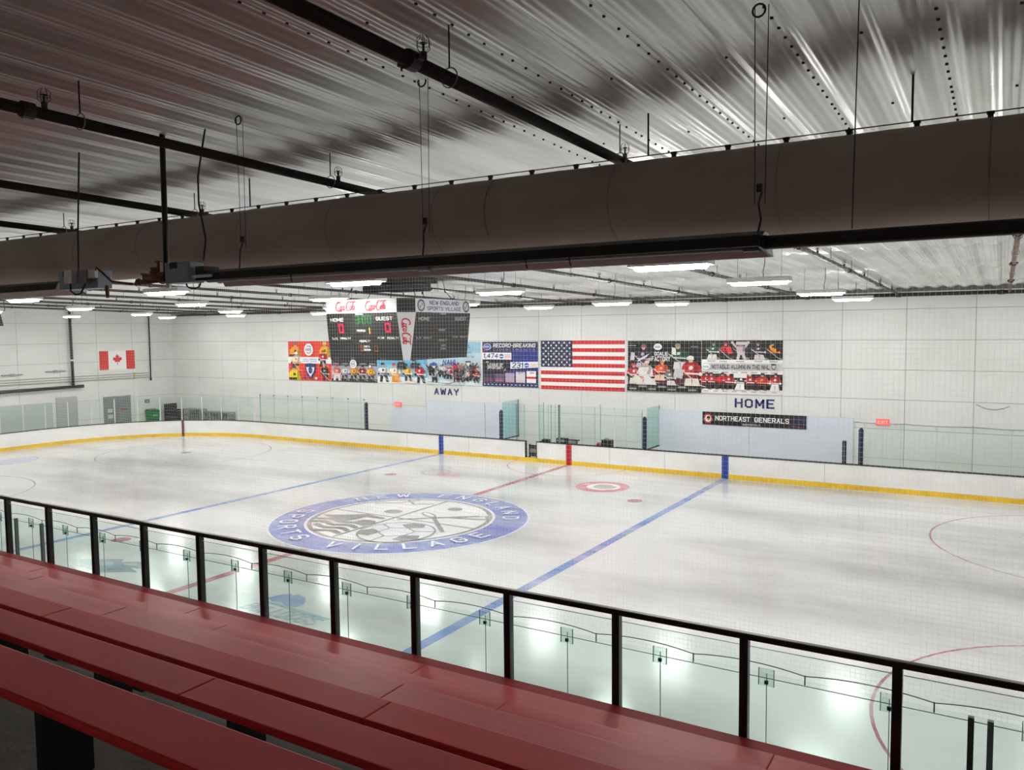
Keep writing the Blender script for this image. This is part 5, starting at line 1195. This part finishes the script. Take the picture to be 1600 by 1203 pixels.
for side in range(4):
    # header sheet
    q = face_quad(side, HT, AT, ZM, HT, AT, ZT); nx_ = [(0, -1), (1, 0), (0, 1), (-1, 0)][side]
    hd_ = MB().hexa([q[0], q[1], (q[1][0] - nx_[0] * 0.03, q[1][1] - nx_[1] * 0.03, ZM), (q[0][0] - nx_[0] * 0.03, q[0][1] - nx_[1] * 0.03, ZM), q[3], q[2], (q[2][0] - nx_[0] * 0.03, q[2][1] - nx_[1] * 0.03, ZT), (q[3][0] - nx_[0] * 0.03, q[3][1] - nx_[1] * 0.03, ZT)]).build('header_sign', M_white, sb)
    ux = Vector(q[1]) - Vector(q[0]); ux.normalize(); hw = 2 * AT; hh = ZT - ZM; p = Print()
    if side % 2 == 0:
        script_logo(p, 0.40, 0.07, 1.36, hh - 0.06, RC); script_logo(p, 1.72, 0.07, 2.68, hh - 0.06, RC)
    else:
        p.text('NEW ENGLAND', 0.72, 0.25, 2.40, 0.40, (48, 44, 120), 0.03); p.text('SPORTS VILLAGE', 0.58, 0.06, 2.52, 0.20, (48, 44, 120), 0.03)
        for cx in (0.28, hw - 0.26):
            p.ring(cx, hh / 2, 0.15, 0.20, (70, 72, 100), n=24); p.ring(cx, hh / 2, 0.125, 0.14, (120, 122, 140), n=20); p.line([(cx, hh / 2 - 0.13), (cx, hh / 2 + 0.13)], 0.012, (110, 112, 130)); p.line([(cx - 0.13, hh / 2), (cx + 0.13, hh / 2)], 0.012, (110, 112, 130)); p.ell(cx - 0.05, hh / 2 - 0.05, 0.04, 0.03, (100, 100, 116), 10); p.ell(cx + 0.05, hh / 2 + 0.05, 0.03, 0.03, (100, 100, 116), 10)
    p.build('header_print', M_print, q[0], ux, (0, 0, 1), hd_, step=0.0006, base=0.001)
    # display face (leans inward to the bottom)
    q = face_quad(side, HBm, AB, ZB, HT, AT, ZM)
    b0 = Vector(q[0]); ux = (Vector(q[1]) - b0).normalized(); vx = ((Vector(q[3]) + Vector(q[2])) / 2 - (Vector(q[0]) + Vector(q[1])) / 2); fh = vx.length; vx.normalize(); fwid = 2 * AB
    bk = MB().hexa([q[0], q[1], tuple(Vector(q[1]) - Vector((nx_[0], nx_[1], 0)) * 0.04), tuple(Vector(q[0]) - Vector((nx_[0], nx_[1], 0)) * 0.04), q[3], q[2], tuple(Vector(q[2]) - Vector((nx_[0], nx_[1], 0)) * 0.04), tuple(Vector(q[3]) - Vector((nx_[0], nx_[1], 0)) * 0.04)]).build('display_face', M_sbblack, sb)
    p = Print(); WT = (232, 232, 232) if side == 0 else (196, 196, 194)
    X = lambda f: fwid * f; Y = lambda f: fh * f
    p.text('HOME', X(0.07), Y(0.825), X(0.255), Y(0.905), WT, 0.03, 0.02); p.text('GUEST', X(0.70), Y(0.835), X(0.92), Y(0.915), WT, 0.03)
    p.text('PERIOD', X(0.425), Y(0.605), X(0.545), Y(0.65), WT, 0.03); p.text('PLYR', X(0.06), Y(0.44), X(0.14), Y(0.485), WT, 0.03); p.text('PENALTY', X(0.18), Y(0.44), X(0.325), Y(0.485), WT, 0.03)
    p.text('PLYR', X(0.70), Y(0.445), X(0.785), Y(0.49), WT, 0.03); p.text('PENALTY', X(0.825), Y(0.445), X(0.975), Y(0.49), WT, 0.03); p.text('PENALTY', X(0.445), Y(0.38), X(0.595), Y(0.43), WT, 0.03)
    p.text('SHOTS', X(0.50), Y(0.265), X(0.575), Y(0.31), WT, 0.03); p.text('ON GOAL', X(0.495), Y(0.195), X(0.59), Y(0.24), WT, 0.03); p.rect(X(0.43), Y(0.965), X(0.53), Y(0.985), WT)
    p.text('FAIR-PLAY', X(0.30), Y(0.02), X(0.36), Y(0.04), (170, 170, 170), 0.0)
    for c, (aa, bb2) in enumerate((((0.05, 0.13)), (0.70, 0.78))): p.rect(X(aa), Y(0.02), X(bb2), Y(0.03), (110, 110, 110))
    if side % 2 == 1:
        p.rect(X(0.25), Y(0.62), X(0.30), Y(0.75), (58, 34, 38)); p.rect(X(0.84), Y(0.62), X(0.89), Y(0.75), (54, 34, 36))
    p.build('face_print', M_print, b0, ux, vx, bk, step=0.0006, base=0.002)
    if side % 2 == 0:
        p = Print(); GN = (60, 170, 70)
        for c, (aa, bb2) in zip('300', ((0.415, 0.475), (0.515, 0.565), (0.59, 0.64))): seg7(p, c, X(aa), Y(0.765), X(bb2), Y(0.945), 0.035, GN)
        p.rect(X(0.488), Y(0.81), X(0.498), Y(0.83), GN); p.rect(X(0.488), Y(0.88), X(0.498), Y(0.90), GN)
        p.build('clock_digits', M_greenled, b0, ux, vx, bk, base=0.004)
        p = Print()
        seg7(p, '0', X(0.175), Y(0.58), X(0.245), Y(0.78), 0.055, RC); seg7(p, '0', X(0.815), Y(0.585), X(0.885), Y(0.785), 0.055, RC); p.build('score_digits', M_redled, b0, ux, vx, bk, base=0.004)
        p = Print(); seg7(p, '1', X(0.575), Y(0.56), X(0.605), Y(0.69), 0.04, RC); p.build('period_digit', M_amber, b0, ux, vx, bk, base=0.004)
        p = Print(); seg7(p, '0', X(0.45), Y(0.19), X(0.485), Y(0.31), 0.025, RC); seg7(p, '0', X(0.64), Y(0.18), X(0.69), Y(0.31), 0.025, RC); p.build('shots_digits', M_amberdim, b0, ux, vx, bk, base=0.004)
    # corner panel with vertical script
    nxt = (side + 1) % 4; qa = face_quad(side, HBm, AB, ZB, HT, AT, ZM); qb = face_quad(nxt, HBm, AB, ZB, HT, AT, ZM)
    bl_, brr, tr_, tl_ = Vector(qa[1]), Vector(qb[0]), Vector(qb[3]), Vector(qa[2])
    cn = MB().add([tuple(bl_), tuple(brr), tuple(tr_), tuple(tl_)], [(0, 1, 2, 3)]); nn = (brr - bl_).cross(tl_ - bl_).normalized()
    cp = MB().hexa([tuple(v + nn * o_) for o_ in (0.0,) for v in (bl_, brr)] + [tuple(brr - nn * 0.03), tuple(bl_ - nn * 0.03)] + [tuple(tl_), tuple(tr_), tuple(tr_ - nn * 0.03), tuple(tl_ - nn * 0.03)]).build('corner_panel', M_white, sb)
    mid0 = (bl_ + brr) / 2; mid1 = (tl_ + tr_) / 2; vx2 = (mid1 - mid0); ln = vx2.length; vx2.normalize(); ux2 = (tr_ - tl_).normalized()
    p = Print(); script_logo(p, -0.15, ln * 0.30, 0.14, ln * 0.90, RC, rot90=True); p.build('corner_print', M_print, mid0, ux2, vx2, cp, step=0.0006, base=0.002)
for dx, dy in ((-1.2, -1.5), (0.9, -1.5), (1.5, -0.9), (1.5, 1.2), (-1.5, 0), (0, 1.6)):
    MB().tube([(SX + dx, SY + dy, ZT), (SX + dx * 0.85, SY + dy * 0.85, ZT + 0.34), (SX + dx * 0.8, SY + dy * 0.8, ceil_z(SY))], [0.016, 0.012, 0.008], 6).build('suspension_chain', M_wire, sb)
    MB().tube([(SX + dx * 0.86, SY + dy * 0.86, ZT + 0.28), (SX + dx * 0.84, SY + dy * 0.84, ZT + 0.42)], 0.032, 8).build('turnbuckle', M_black, sb)
ho = thing('scoreboard_hoist', 'black hoist frame on the ceiling above the scoreboard', 'hoist')
MB().box(-1.6, 1.3, 12.3, 13.6, 8.32, 8.52).build('frame', M_black, ho); MB().box(-0.5, 1.1, 12.5, 13.5, 8.06, 8.34).build('motor_housing', M_black, ho, bevel=0.03)
MB().tube([(-1.4, 12.9, 8.2), (-0.5, 12.9, 8.2)], 0.14, 12).build('drum', M_wire, ho)

print('objects', len(bpy.data.objects))
